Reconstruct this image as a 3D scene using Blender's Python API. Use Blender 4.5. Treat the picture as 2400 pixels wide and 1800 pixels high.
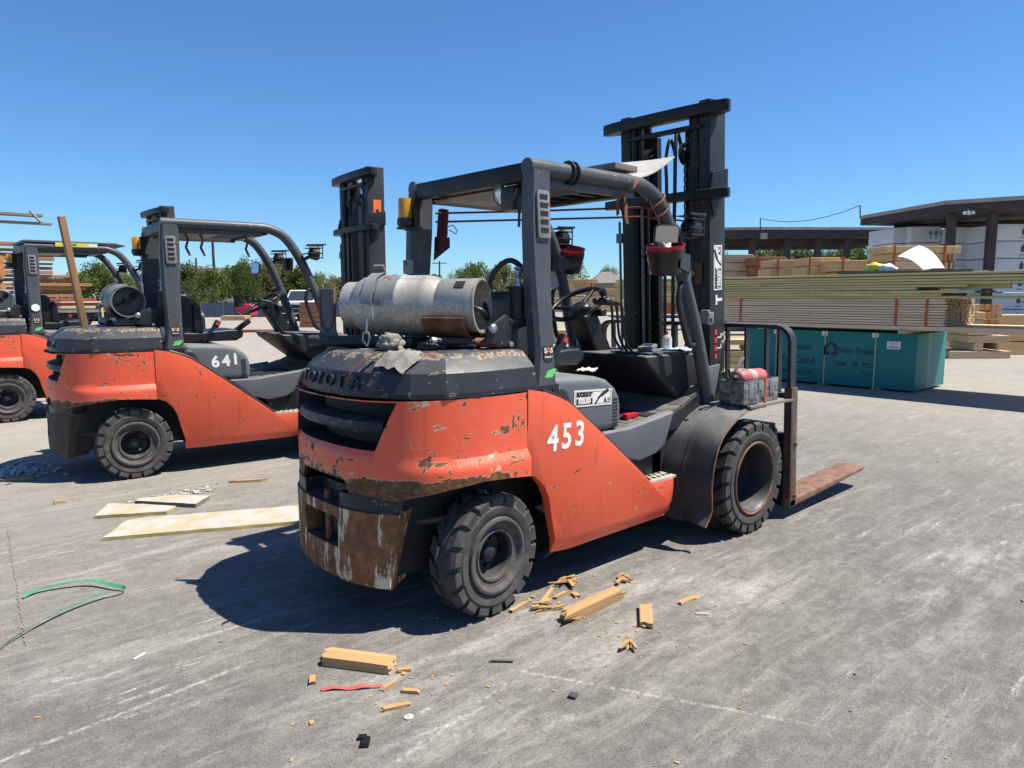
import bpy, bmesh, math, random
from mathutils import Vector, Matrix, Euler, noise as mnoise
R = math.radians
S = bpy.context.scene
COL = S.collection
for o in list(bpy.data.objects): bpy.data.objects.remove(o)

# ---------------------------------------------------------------- camera
cam_d = bpy.data.cameras.new('camera'); cam = bpy.data.objects.new('camera', cam_d); COL.objects.link(cam)
S.camera = cam
yaw, pitch, roll = .8373, -.124, -.0035
cf = Vector((math.cos(pitch)*math.cos(yaw), math.cos(pitch)*math.sin(yaw), math.sin(pitch)))
cr = Vector((math.sin(yaw), -math.cos(yaw), 0)); cu = cr.cross(cf)
cr, cu = math.cos(roll)*cr+math.sin(roll)*cu, -math.sin(roll)*cr+math.cos(roll)*cu
cam.matrix_world = Matrix.Translation((-2.1134, -3.0686, 1.5146)) @ Matrix((cr, cu, -cf)).transposed().to_4x4()
cam_d.sensor_width = 36; cam_d.lens = 1676.82/2400*36; cam_d.clip_end = 3000; cam_d.clip_start = .05

# ---------------------------------------------------------------- sky and sun
SUNV = Vector((.39, -.38, 1)).normalized()
w = bpy.data.worlds.new('World'); S.world = w; w.use_nodes = True
nt = w.node_tree; nt.nodes.clear()
sky = nt.nodes.new('ShaderNodeTexSky'); sky.sky_type = 'NISHITA'; sky.sun_disc = False
sky.sun_elevation = math.asin(SUNV.z); sky.sun_rotation = math.pi/2-math.atan2(SUNV.y, SUNV.x)
sky.air_density = 1.0; sky.dust_density = 0.0; sky.ozone_density = 2.0; sky.altitude = 100
bg = nt.nodes.new('ShaderNodeBackground'); bg.inputs[1].default_value = .062
wo = nt.nodes.new('ShaderNodeOutputWorld')
tint = nt.nodes.new('ShaderNodeMix'); tint.data_type = 'RGBA'; tint.blend_type = 'MULTIPLY'; tint.inputs[0].default_value = 1; tint.inputs[7].default_value = (.59, .95, 1.34, 1)
nt.links.new(sky.outputs[0], tint.inputs[6]); nt.links.new(tint.outputs[2], bg.inputs[0]); nt.links.new(bg.outputs[0], wo.inputs[0])
sd = bpy.data.lights.new('sun', 'SUN'); sd.energy = 5.0; sd.angle = R(.53); sd.color = (1, .94, .84)
so = bpy.data.objects.new('sun', sd); COL.objects.link(so)
so.rotation_euler = SUNV.to_track_quat('Z', 'Y').to_euler(); so.location = (5, -5, 20)
S.view_settings.view_transform = 'Standard'; S.view_settings.look = 'None'
S.view_settings.exposure = .85; S.view_settings.gamma = 1.0
S.render.engine = 'CYCLES'
S.render.resolution_x, S.render.resolution_y = 1024, 768

# ---------------------------------------------------------------- mesh helpers
class MB:
    """collects shapes that become ONE mesh object"""
    def __init__(s): s.v = []; s.f = []; s.m = []
    def add(s, vs, fs, mi=0):
        n = len(s.v); s.v += [tuple(v) for v in vs]
        s.f += [tuple(i+n for i in f) for f in fs]; s.m += [mi]*len(fs); return s
    def box(s, c, d, rot=None, mi=0, taper=1):
        hx, hy, hz = d[0]/2, d[1]/2, d[2]/2
        vs = [Vector((sx*hx*(taper if sz > 0 else 1), sy*hy*(taper if sz > 0 else 1), sz*hz)) for sz in (-1, 1) for sy in (-1, 1) for sx in (-1, 1)]
        if rot is not None:
            M = rot if isinstance(rot, Matrix) else Euler(rot).to_matrix()
            vs = [M @ v for v in vs]
        vs = [v+Vector(c) for v in vs]
        return s.add(vs, [(0, 2, 3, 1), (4, 5, 7, 6), (0, 1, 5, 4), (2, 6, 7, 3), (0, 4, 6, 2), (1, 3, 7, 5)], mi)
    def bar(s, a, b, w, h, up=(0, 0, 1), mi=0):
        a, b = Vector(a), Vector(b); d = (b-a); L = d.length; d.normalize()
        x = d.cross(Vector(up))
        if x.length < 1e-4: x = d.cross(Vector((1, 0, 0)))
        x.normalize(); z = x.cross(d)
        M = Matrix((x, d, z)).transposed()
        return s.box((a+b)/2, (w, L, h), M, mi)
    def prism(s, pts, ax, lo, hi, mi=0):
        # pts: 2D outline; ax: extrusion axis 0/1/2; the other two axes take the 2D coordinates in order
        o = [i for i in range(3) if i != ax]; vs = []
        for t in (lo, hi):
            for p in pts:
                v = [0, 0, 0]; v[o[0]], v[o[1]] = p; v[ax] = t; vs.append(v)
        n = len(pts)
        fs = [tuple(range(n)), tuple(range(2*n-1, n-1, -1))]+[(i, i+n, (i+1) % n+n, (i+1) % n) for i in range(n)]
        return s.add(vs, fs, mi)
    def tube(s, path, r, seg=10, cap=True, mi=0, flat=None, closed=False):
        P = [Vector(p) for p in path]; n = len(P)
        rs = r if isinstance(r, (list, tuple)) else [r]*n
        T = []
        for i in range(n):
            if closed: t = P[(i+1) % n]-P[i-1]
            else: t = P[min(i+1, n-1)]-P[max(i-1, 0)]
            T.append(t.normalized())
        up = Vector((0, 0, 1)) if abs(T[0].z) < .9 else Vector((1, 0, 0))
        x = T[0].cross(up).normalized(); vs = []
        for i in range(n):
            x = (x-T[i]*x.dot(T[i])).normalized(); y = T[i].cross(x)
            fx, fy = flat if flat else (1, 1)
            for k in range(seg):
                a = 2*math.pi*(k+.5)/seg
                vs.append(P[i]+(x*math.cos(a)*fx+y*math.sin(a)*fy)*rs[i])
        fs = []
        for i in range(n if closed else n-1):
            j = (i+1) % n
            for k in range(seg):
                l = (k+1) % seg
                fs.append((i*seg+k, i*seg+l, j*seg+l, j*seg+k))
        if cap and not closed:
            fs.append(tuple(range(seg-1, -1, -1))); fs.append(tuple((n-1)*seg+k for k in range(seg)))
        return s.add(vs, fs, mi)
    def lathe(s, prof, c=(0, 0, 0), axis=(0, 0, 1), seg=32, mi=0, closed=False, mis=None, cap=False):
        # prof: (radius, height along axis)
        a = Vector(axis).normalized(); up = Vector((0, 0, 1)) if abs(a.z) < .9 else Vector((1, 0, 0))
        x = a.cross(up).normalized(); y = a.cross(x); c = Vector(c); vs = []; n = len(prof)
        for r_, h in prof:
            for k in range(seg):
                t = 2*math.pi*k/seg; vs.append(c+a*h+(x*math.cos(t)+y*math.sin(t))*r_)
        b = len(s.v); s.v += [tuple(v) for v in vs]
        for i in range(n if closed else n-1):
            j = (i+1) % n
            for k in range(seg):
                l = (k+1) % seg; s.f.append((b+i*seg+k, b+j*seg+k, b+j*seg+l, b+i*seg+l)); s.m.append(mis[i] if mis else mi)
        if cap and not closed:
            if prof[0][0] > 1e-6: s.f.append(tuple(b+k for k in range(seg))); s.m.append(mis[0] if mis else mi)
            if prof[-1][0] > 1e-6: s.f.append(tuple(b+(n-1)*seg+k for k in range(seg-1, -1, -1))); s.m.append(mis[-1] if mis else mi)
        return s
    def grid(s, rows, mi=0, fm=None, closed=False):
        # rows: list of equally long lists of points
        n = len(rows); k = len(rows[0]); b = len(s.v)
        for r_ in rows: s.v += [tuple(p) for p in r_]
        for i in range(n-1):
            for j in range(k if closed else k-1):
                l = (j+1) % k
                s.f.append((b+i*k+j, b+i*k+l, b+(i+1)*k+l, b+(i+1)*k+j)); s.m.append(fm(i, j) if fm else mi)
        return s
    def xf(s, M):
        s.v = [tuple(M @ Vector(v)) for v in s.v]; return s
    def build(s, name, mats, parent=None, bevel=0, seg=2, smooth=35, solid=0, merge=True, hook=None):
        bm = bmesh.new(); vs = [bm.verts.new(v) for v in s.v]
        for f, m in zip(s.f, s.m):
            try:
                fc = bm.faces.new([vs[i] for i in f]); fc.material_index = m
            except ValueError: pass
        if merge: bmesh.ops.remove_doubles(bm, verts=bm.verts, dist=1e-5)
        if solid:
            bmesh.ops.recalc_face_normals(bm, faces=bm.faces)
            bmesh.ops.solidify(bm, geom=bm.faces[:], thickness=solid)
        bmesh.ops.recalc_face_normals(bm, faces=bm.faces)
        if hook: hook(bm)
        if bevel:
            ed = [e for e in bm.edges if len(e.link_faces) == 2 and e.calc_face_angle(0) > R(28)]
            bmesh.ops.bevel(bm, geom=ed, offset=bevel, segments=seg, affect='EDGES', profile=.6, clamp_overlap=True)
        me = bpy.data.meshes.new(name); bm.to_mesh(me); bm.free()
        if not isinstance(mats, (list, tuple)): mats = [mats]
        for m in mats: me.materials.append(m)
        if smooth:
            me.shade_smooth(); me.set_sharp_from_angle(angle=R(smooth))
        o = bpy.data.objects.new(name, me); COL.objects.link(o)
        if parent: o.parent = parent
        return o

def empty(name, loc=(0, 0, 0), rz=0, label=None, cat=None, group=None):
    o = bpy.data.objects.new(name, None); COL.objects.link(o); o.location = loc; o.rotation_euler = (0, 0, rz)
    o.empty_display_size = .2
    return tag(o, label, cat, group)
def tag(o, label=None, cat=None, group=None, kind=None):
    if label: o['label'] = label
    if cat: o['category'] = cat
    if group: o['group'] = group
    if kind: o['kind'] = kind
    return o
def copy_tree(o, parent=None):
    c = o.copy(); COL.objects.link(c); c.parent = parent
    for ch in list(o.children): copy_tree(ch, c)
    return c
def text(name, s, mat, size, M, parent=None, ext=.0008, bold=0, align='CENTER', sx=1, spacing=1):
    cu_ = bpy.data.curves.new('txt', 'FONT'); cu_.body = s; cu_.size = size; cu_.extrude = ext
    cu_.offset = bold; cu_.align_x = align; cu_.align_y = 'CENTER'; cu_.resolution_u = 3; cu_.space_character = spacing
    t = bpy.data.objects.new('txt', cu_); COL.objects.link(t)
    dg = bpy.context.evaluated_depsgraph_get(); dg.update()
    me = bpy.data.meshes.new_from_object(t.evaluated_get(dg)); bpy.data.objects.remove(t); bpy.data.curves.remove(cu_)
    for v in me.vertices: v.co.x *= sx
    me.transform(M); me.name = name; me.materials.clear(); me.materials.append(mat)
    o = bpy.data.objects.new(name, me); COL.objects.link(o)
    if parent: o.parent = parent
    return o
def face_frame(p, xdir, ydir):
    x = Vector(xdir).normalized(); y = Vector(ydir); y = (y-x*y.dot(x)).normalized(); z = x.cross(y)
    return Matrix.Translation(p) @ Matrix((x, y, z)).transposed().to_4x4()
def lerp(a, b, t): return a+(b-a)*t
def sstep(a, b, x):
    t = max(0, min(1, (x-a)/(b-a))); return t*t*(3-2*t)
def interp(pts, x):
    for (a, b), (c, d) in zip(pts, pts[1:]):
        if x <= c: return b+(d-b)*max(0, (x-a))/(c-a)
    return pts[-1][1]
def spline(pts, n=6):
    P = [Vector(p) for p in pts]; out = []
    for i in range(len(P)-1):
        p0, p1, p2, p3 = P[max(i-1, 0)], P[i], P[i+1], P[min(i+2, len(P)-1)]
        for k in range(n):
            t = k/n
            out.append(.5*((2*p1)+(p2-p0)*t+(2*p0-5*p1+4*p2-p3)*t*t+(3*p1-p0-3*p2+p3)*t**3))
    return out+[P[-1]]
# ---------------------------------------------------------------- materials
class NT:
    def __init__(s, name):
        s.mat = bpy.data.materials.new(name); s.mat.use_nodes = True; s.t = s.mat.node_tree; s.t.nodes.clear()
        s.out = s.t.nodes.new('ShaderNodeOutputMaterial'); s.b = s.t.nodes.new('ShaderNodeBsdfPrincipled')
        s.t.links.new(s.b.outputs[0], s.out.inputs[0]); s.co = s.t.nodes.new('ShaderNodeTexCoord').outputs['Object']
    def set(s, sock, v):
        if isinstance(v, bpy.types.NodeSocket): s.t.links.new(v, sock)
        elif isinstance(v, (tuple, list)) and len(v) == 3 and sock.type == 'RGBA': sock.default_value = (*v, 1)
        else: sock.default_value = v
    def vec(s, scale=(1, 1, 1), rot=(0, 0, 0), loc=(0, 0, 0), co=None):
        n = s.t.nodes.new('ShaderNodeMapping'); s.t.links.new(co or s.co, n.inputs[0])
        n.inputs['Scale'].default_value = scale; n.inputs['Rotation'].default_value = rot; n.inputs['Location'].default_value = loc
        return n.outputs[0]
    def noise(s, scale, det=4, rough=.55, vec=None, dist=0):
        n = s.t.nodes.new('ShaderNodeTexNoise'); s.t.links.new(vec or s.co, n.inputs['Vector'])
        n.inputs['Scale'].default_value = scale; n.inputs['Detail'].default_value = det; n.inputs['Roughness'].default_value = rough
        n.inputs['Distortion'].default_value = dist
        return n.outputs['Fac']
    def voro(s, scale, vec=None, feat='F1', out='Distance'):
        n = s.t.nodes.new('ShaderNodeTexVoronoi'); n.feature = feat; s.t.links.new(vec or s.co, n.inputs['Vector']); n.inputs['Scale'].default_value = scale
        return n.outputs[out]
    def ramp(s, f, stops):
        n = s.t.nodes.new('ShaderNodeValToRGB'); s.t.links.new(f, n.inputs[0]); e = n.color_ramp.elements
        while len(e) < len(stops): e.new(.5)
        for q, (p, c) in zip(e, stops): q.position = p; q.color = (*c, 1) if len(c) == 3 else c
        return n.outputs[0]
    def map(s, f, a, b, c=0., d=1.):
        n = s.t.nodes.new('ShaderNodeMapRange'); n.clamp = True; s.t.links.new(f, n.inputs[0])
        for i, v in enumerate((a, b, c, d)): n.inputs[i+1].default_value = v
        return n.outputs[0]
    def math(s, op, a, b=0.):
        n = s.t.nodes.new('ShaderNodeMath'); n.operation = op; s.set(n.inputs[0], a); s.set(n.inputs[1], b); return n.outputs[0]
    def mul(s, a, b): return s.math('MULTIPLY', a, b)
    def add(s, a, b): return s.math('ADD', a, b)
    def mx(s, a, b): return s.math('MAXIMUM', a, b)
    def mix(s, f, a, b, mode='MIX'):
        n = s.t.nodes.new('ShaderNodeMix'); n.data_type = 'RGBA'; n.blend_type = mode
        s.set(n.inputs[0], f); s.set(n.inputs[6], a); s.set(n.inputs[7], b); return n.outputs[2]
    def xyz(s, co=None):
        n = s.t.nodes.new('ShaderNodeSeparateXYZ'); s.t.links.new(co or s.co, n.inputs[0]); return n.outputs
    def nz(s):
        n = s.t.nodes.new('ShaderNodeNewGeometry'); x = s.t.nodes.new('ShaderNodeSeparateXYZ'); s.t.links.new(n.outputs['Normal'], x.inputs[0]); return x.outputs[2]
    def rnd(s): return s.t.nodes.new('ShaderNodeObjectInfo').outputs['Random']
    def bump(s, h, st=.3, d=.01):
        n = s.t.nodes.new('ShaderNodeBump'); n.inputs['Strength'].default_value = st; n.inputs['Distance'].default_value = d
        s.t.links.new(h, n.inputs['Height']); s.t.links.new(n.outputs[0], s.b.inputs['Normal'])
    def fin(s, col, rough=.6, metal=0, spec=.5):
        s.set(s.b.inputs['Base Color'], col); s.set(s.b.inputs['Roughness'], rough); s.set(s.b.inputs['Metallic'], metal)
        s.b.inputs['Specular IOR Level'].default_value = spec
        return s.mat

def simple(name, col, rough=.6, metal=0, var=.25, scale=8, spec=.5, bump=0):
    n = NT(name); f = n.noise(scale, 5, .6)
    lo = tuple(c*(1-var) for c in col); hi = tuple(min(1, c*(1+var)) for c in col)
    c = n.ramp(f, [(.3, lo), (.7, hi)])
    if bump: n.bump(n.noise(scale*6, 4, .6), bump, .004)
    return n.fin(c, rough, metal, spec)

def worn_paint(name, col, seed=0, chip=.62, scratch=.66, rough=.42, dust=.35, rustzone=None, dirt=.5, fade=.12, chipscale=9, dash=None):
    """paint with scratches, chips to primer and rust, settled dust; rustzone(n) returns an extra 0..1 rust mask"""
    n = NT(name); L = (seed*3.7, seed*1.9, seed*2.3); lift = .03 if max(col) < .2 else .16
    big = n.noise(2.3, 3, .5, n.vec(loc=L)); mid = n.noise(11, 5, .6, n.vec(loc=L))
    c = n.mix(n.map(big, .35, .7), col, tuple(min(1, q*(1+fade)+.003) for q in col))
    if max(col) > .2: c = n.mix(n.map(n.noise(1.1, 4, .6, n.vec((1, 1, 1.6), loc=(L[0], L[2], 3))), .42, .68, 0, .38), c, tuple(q*.72+.075 for q in col))
    # dull streaks running down
    st = n.noise(9, 4, .6, n.vec((3.2, 3.2, .35), loc=L))
    c = n.mix(n.map(st, .56, .74, 0, dirt), c, tuple(q*.55+lift*.06 for q in col))
    # fine horizontal scratches
    sc = n.noise(10, 3, .7, n.vec((.8, .8, 14), rot=(0, R(4), R(7)), loc=L))
    c = n.mix(n.map(sc, scratch, scratch+.05, 0, .55), c, tuple(q*.4+lift for q in col))
    ch = n.noise(chipscale, 6, .62, n.vec((1, 1, 1.7), loc=L), .25)
    m = n.map(ch, chip, chip+.012); rim = n.map(ch, chip-.018, chip)
    if dash:      # knocks and scrapes: short horizontal and vertical gashes, and bare primer patches
        clus = n.map(n.noise(3.3, 3, .5, n.vec(loc=(L[0]+6, L[1], L[2]+2))), .38, .64, -.055, .035)
        for sc_, o_ in (((2.2, 2.2, 9.), 1.), ((9., 9., 3.), 5.), ((4, 4, 5), 9.)):
            dn_ = n.noise(3.1, 5, .6, n.vec(sc_, loc=(L[0]+o_, L[1], L[2])), .3)
            dn_ = n.add(dn_, clus); m = n.mx(m, n.map(dn_, dash, dash+.01)); rim = n.mx(rim, n.map(dn_, dash-.012, dash))
        pp = n.noise(5.5, 6, .65, n.vec((1.3, 1.3, 2.2), loc=(L[0]+3, L[1]+8, L[2])))
        c = n.mix(n.map(pp, dash+.005, dash+.02), c, (.47, .41, .28))
    if rustzone is not None:
        z = rustzone(n)
        zz = n.add(n.add(n.mul(n.map(mid, .25, .75), .42), n.mul(n.map(n.noise(46, 5, .75, n.vec((1, 1, .6), loc=L)), .3, .7), .17)), z)
        m = n.mx(m, n.map(zz, .98, 1.0)); rim = n.mx(rim, n.map(zz, .93, .97))
    rn = n.noise(34, 5, .7, n.vec(loc=L))
    rust = n.ramp(rn, [(.3, (.04, .017, .009)), (.5, (.12, .046, .016)), (.7, (.26, .11, .03))])
    c = n.mix(n.mul(rim, .7), c, (.44, .37, .25))
    c = n.mix(m, c, rust)
    up = n.map(n.nz(), .25, .95, 0, dust)
    dn = n.mul(up, n.map(n.noise(6, 5, .65, n.vec(loc=L)), .3, .65, .35, 1))
    c = n.mix(dn, c, (.235, .228, .218))
    ro = n.add(n.map(mid, .2, .8, rough-.07, rough+.14), n.mul(n.mx(m, dn), .3))
    n.bump(n.add(n.mul(m, -1.), n.mul(mid, .25)), .25, .004)
    return n.fin(c, ro, 0, .5 if max(col) > .2 else .32)

def rubber(name, tone=.027, dust=.6):
    n = NT(name); f = n.noise(14, 5, .65); g = n.noise(70, 3, .6)
    c = n.mix(n.map(f, .35, .7, .15, dust), (tone, tone, tone*1.03), (.115, .105, .093))
    c = n.mix(n.map(n.noise(26, 6, .7, n.vec(loc=(4, 2, 7))), .6, .7, 0, .5), c, (.17, .155, .135))
    n.bump(g, .3, .003); return n.fin(c, .82, 0, .3)

def rusty(name, lo=(.05, .022, .012), mid=(.13, .052, .024), hi=(.25, .115, .05), patch=None, pt=.58, rough=.8, pscale=(1.25, 1.25, .75), pf=7.5):
    n = NT(name); f = n.noise(16, 7, .68); c = n.ramp(f, [(.28, lo), (.5, mid), (.74, hi)])
    if patch:
        p = n.noise(pf, 7, .72, n.vec(pscale, loc=(2, 5, 1)))
        c = n.mix(n.map(p, pt, pt+.02), c, patch)
    n.bump(n.noise(45, 5, .7), .4, .004); return n.fin(c, rough)

def wood(name, a, b, ax=0, knot=.5, rough=.75, grain=7.):
    """sawn timber; grain along ax, tint varies from piece to piece"""
    n = NT(name); sc = [grain*4]*3; sc[ax] = .9
    lo = [0, 0, 0]
    rd = n.rnd(); off = n.t.nodes.new('ShaderNodeVectorMath'); off.operation = 'ADD'
    cmb = n.t.nodes.new('ShaderNodeCombineXYZ')
    for i in range(3): n.t.links.new(n.mul(rd, 17.3+i*5.1), cmb.inputs[i])
    n.t.links.new(n.co, off.inputs[0]); n.t.links.new(cmb.outputs[0], off.inputs[1]); co = off.outputs[0]
    g = n.noise(1., 5, .6, n.vec(sc, co=co), .4); c = n.ramp(g, [(.3, a), (.7, b)])
    bl = n.noise(1.4, 3, .5, n.vec(tuple(.6 if i == ax else 3 for i in range(3)), co=co))
    c = n.mix(n.map(bl, .45, .75, 0, .45), c, tuple(q*.62 for q in a))
    c = n.mix(n.map(rd, 0, 1, 0, .38), c, tuple(q*.66 for q in b))
    k = n.voro(1., n.vec(tuple(2.2 if i == ax else 9 for i in range(3)), co=co))
    c = n.mix(n.map(k, .02, .09, knot, 0), c, (.07, .035, .015))
    n.bump(g, .15, .004); return n.fin(c, rough, 0, .3)

M = {}
def z_mask(n, a, b): return n.map(n.xyz()[2], a, b, 0, 1)
def cw_zone(n):       # counterweight: scraped along the arch lip and the lower rear edge
    x, y, z = n.xyz()
    low = n.map(z, .775, .685, 0, 1)
    ed = n.mul(n.map(x, .17, .02, 0, 1), n.map(x, -.66, -.52, .35, 1))
    rear = n.mul(n.map(x, -.40, -.55, 0, 1), n.map(z, .80, .72, 0, .72))
    return n.mul(n.mx(n.mul(low, ed), rear), .92)
M['orange_cw'] = worn_paint('orange_paint_scraped', (.74, .100, .042), 1, .66, .63, .36, .12, cw_zone, .35, dash=.632)
def low_zone(n):
    x, y, z = n.xyz(); return n.mul(n.map(z, .285, .20, 0, 1), .66)
def cw_zone2(n):
    x, y, z = n.xyz()
    low = n.mul(n.map(z, .76, .66, 0, 1), n.map(x, .12, -.05, 0, 1))
    return n.mul(n.mx(low, n.mul(n.map(x, -.35, -.5, 0, .6), n.map(z, .95, .8, 0, 1))), .85)
M['orange_cw2'] = worn_paint('orange_paint_scraped_b', (.68, .090, .038), 4, .66, .65, .4, .12, cw_zone2, .45, dash=.638)
M['orange'] = worn_paint('orange_paint_panel', (.78, .105, .042), 2, .70, .675, .34, .1, low_zone, .5, .12, dash=.70)
M['orange2'] = worn_paint('orange_paint_panel_b', (.70, .095, .038), 5, .69, .66, .38, .1, low_zone, .6, .12, dash=.685)
M['charcoal'] = worn_paint('charcoal_paint', (.017, .019, .024), 3, .70, .69, .38, .28, None, .25, .25)
M['hood'] = worn_paint('charcoal_hood_paint', (.019, .021, .027), 6, .645, .64, .40, .22, lambda n: n.mul(n.map(n.xyz()[2], 1.15, 1.235, 0, 1), n.mul(n.map(n.xyz()[2], 1.262, 1.25, 0, 1), .69)), .25, .25, 14, dash=.665)
M['post'] = worn_paint('grey_post_paint', (.060, .064, .071), 7, .665, .68, .36, .2, None, .25, .15, 14)
M['plastic'] = worn_paint('grey_plastic_cover', (.095, .102, .115), 8, .78, .72, .55, .5, None, .2, .15)
M['black'] = worn_paint('black_mast_paint', (.0055, .006, .0072), 9, .70, .68, .42, .25, None, .2, .5)
M['black_sat'] = simple('black_satin', (.008, .008, .0095), .45, 0, .3)
M['mastface'] = worn_paint('dusty_black_mast', (.017, .0185, .021), 12, .69, .655, .46, .25, None, .5, .5)
M['fender'] = worn_paint('fender_plastic', (.017, .018, .020), 10, .76, .70, .5, .6, None, .3, .3)  # dust on upward faces raised to paint in a sunlit grey top
M['void'] = simple('black_and_recess_shade', (.005, .005, .006), .7, 0, .3)  # near black; also painted in for shade inside wheel wells and grille opening
M['rubber'] = rubber('tyre_rubber'); M['rubber2'] = rubber('tyre_rubber_dusty', .03, .75)
M['rimdark'] = worn_paint('rim_paint', (.018, .018, .021), 11, .67, .66, .4, .25)
M['rimlip'] = rusty('rim_lip', (.035, .032, .030), (.065, .06, .056), (.12, .105, .095))
M['rimrust'] = rusty('rim_rust_lip', (.07, .035, .02), (.16, .08, .045), (.26, .14, .08))
M['bumper'] = rusty('rusty_bumper', (.075, .027, .012), (.20, .078, .028), (.34, .15, .05), (.58, .50, .35), .545, .75, (2.6, 2.6, .55), 6.)
M['bumper2'] = rusty('dirty_bumper', (.035, .028, .022), (.06, .048, .036), (.10, .07, .042), (.16, .13, .10), .66)
M['rust'] = rusty('rust'); M['fork'] = rusty('fork_steel', (.09, .04, .022), (.19, .095, .055), (.29, .17, .11), (.12, .10, .09), .66, .62)
M['shank'] = rusty('fork_shank', (.045, .022, .015), (.10, .05, .032), (.17, .10, .07), (.06, .06, .062), .52, .55)
M['steel'] = simple('bare_steel', (.42, .42, .42), .38, .9, .25, 20)
M['greymet'] = worn_paint('grey_bracket', (.16, .165, .175), 13, .60, .66, .45, .35)
def tankmat():
    n = NT('cast_aluminium'); sp = n.noise(75, 4, .8); x, y, z = n.xyz()
    c = n.ramp(sp, [(.36, (.26, .245, .215)), (.5, (.42, .40, .36)), (.68, (.52, .50, .46))])
    c = n.mix(n.mul(n.map(n.noise(4, 5, .65), .42, .62), .5), c, (.36, .32, .24))
    c = n.mix(n.map(n.add(n.noise(55, 5, .85), n.map(z, .05, -.16, 0, .09)), .62, .67, 0, .75), c, (.07, .065, .055))
    bl = n.noise(1., 4, .6, n.vec((18, 18, 60))); band_ = n.mul(n.map(z, .118, .128, 0, 1), n.map(z, .150, .145, 0, 1))
    c = n.mix(n.mul(n.mul(band_, n.map(bl, .45, .55)), n.map(x, -.30, -.28, 0, .6)), c, (.16, .22, .33))
    n.bump(n.noise(120, 4, .7), .25, .003)
    return n.fin(c, n.map(sp, .3, .7, .6, .42), .45)
M['alu'] = tankmat()
M['tankgrey'] = simple('grey_tank_paint', (.16, .165, .165), .45, .2, .3, 14)
M['tankwhite'] = simple('pale_tank_paint', (.5, .49, .46), .5, 0, .2, 14)
M['white'] = simple('white_paint', (.72, .71, .68), .6, 0, .12, 30)
M['white_worn'] = (lambda n: n.fin(n.mix(n.map(n.noise(30, 6, .7), .60, .64), (.74, .72, .68), (.5, .12, .05)), .6))(NT('white_stencil_paint'))
M['decal'] = simple('sticker_white', (.66, .66, .60), .45, 0, .06, 20)
M['ink'] = simple('sticker_black', (.018, .018, .018), .5, 0, .2)
M['inkorange'] = simple('sticker_orange', (.75, .16, .02), .5, 0, .1)
M['inkred'] = simple('sticker_red', (.5, .03, .03), .5, 0, .1)
M['inkgreen'] = simple('sticker_green', (.12, .5, .12), .5, 0, .2, 40)
M['vinyl'] = simple('black_seat_vinyl', (.009, .009, .0105), .4, 0, .4, 9)
M['mat'] = simple('floor_mat', (.10, .092, .078), .9, 0, .35, 12, bump=.3)
M['alustep'] = simple('dusty_tread_plate', (.34, .31, .26), .7, .1, .3, 18)
M['hole'] = simple('dark_hole', (.006, .006, .006), .9)
M['red'] = simple('red_plastic', (.42, .012, .02), .4, 0, .25)
M['pinkred'] = simple('faded_red_paint', (.42, .10, .10), .5, 0, .25, 15)
M['wrap'] = simple('black_stretch_wrap', (.012, .012, .014), .28, 0, .5, 14, bump=.8)
M['strap_or'] = simple('orange_strap', (.42, .085, .02), .7, 0, .3, 20)
M['strap_rust'] = simple('brown_strap', (.13, .04, .02), .75, 0, .3, 20)
M['cloth'] = simple('dusty_rag', (.20, .185, .16), .9, 0, .35, 25, bump=.6)
M['cloth_bl'] = simple('blue_white_rag', (.34, .42, .55), .9, 0, .5, 28, bump=.6)
M['amber'] = (lambda n: (n.b.inputs['Transmission Weight'].__setattr__('default_value', .6), n.fin((1, .48, .03), .15))[1])(NT('amber_lens'))
M['mirror'] = (lambda n: n.fin((.5, .5, .52), .05, 1))(NT('mirror_glass'))
M['lens'] = (lambda n: n.fin((.6, .62, .64), .12, .6))(NT('lamp_lens'))
M['glass'] = (lambda n: n.fin((.03, .045, .05), .06, 0, .8))(NT('window_glass'))
M['cardb'] = simple('pale_plastic_sheet', (.46, .43, .38), .6, 0, .2, 6)
M['plank_grey'] = wood('weathered_plank', (.13, .115, .10), (.24, .21, .18), 0, .3)
def tapemat():
    n = NT('grey_duct_tape'); f = n.noise(7, 6, .7, n.vec((1, 1, 2.2)), 1.6); g = n.noise(24, 5, .7, None, 2.)
    c = n.ramp(f, [(.36, (.05, .05, .052)), (.46, (.17, .17, .172)), (.6, (.30, .30, .30))]); c = n.mix(n.map(g, .56, .6, 0, .8), c, (.03, .03, .032))
    n.bump(f, .7, .01); return n.fin(c, .4, .25)
M['tape'] = tapemat()
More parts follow.
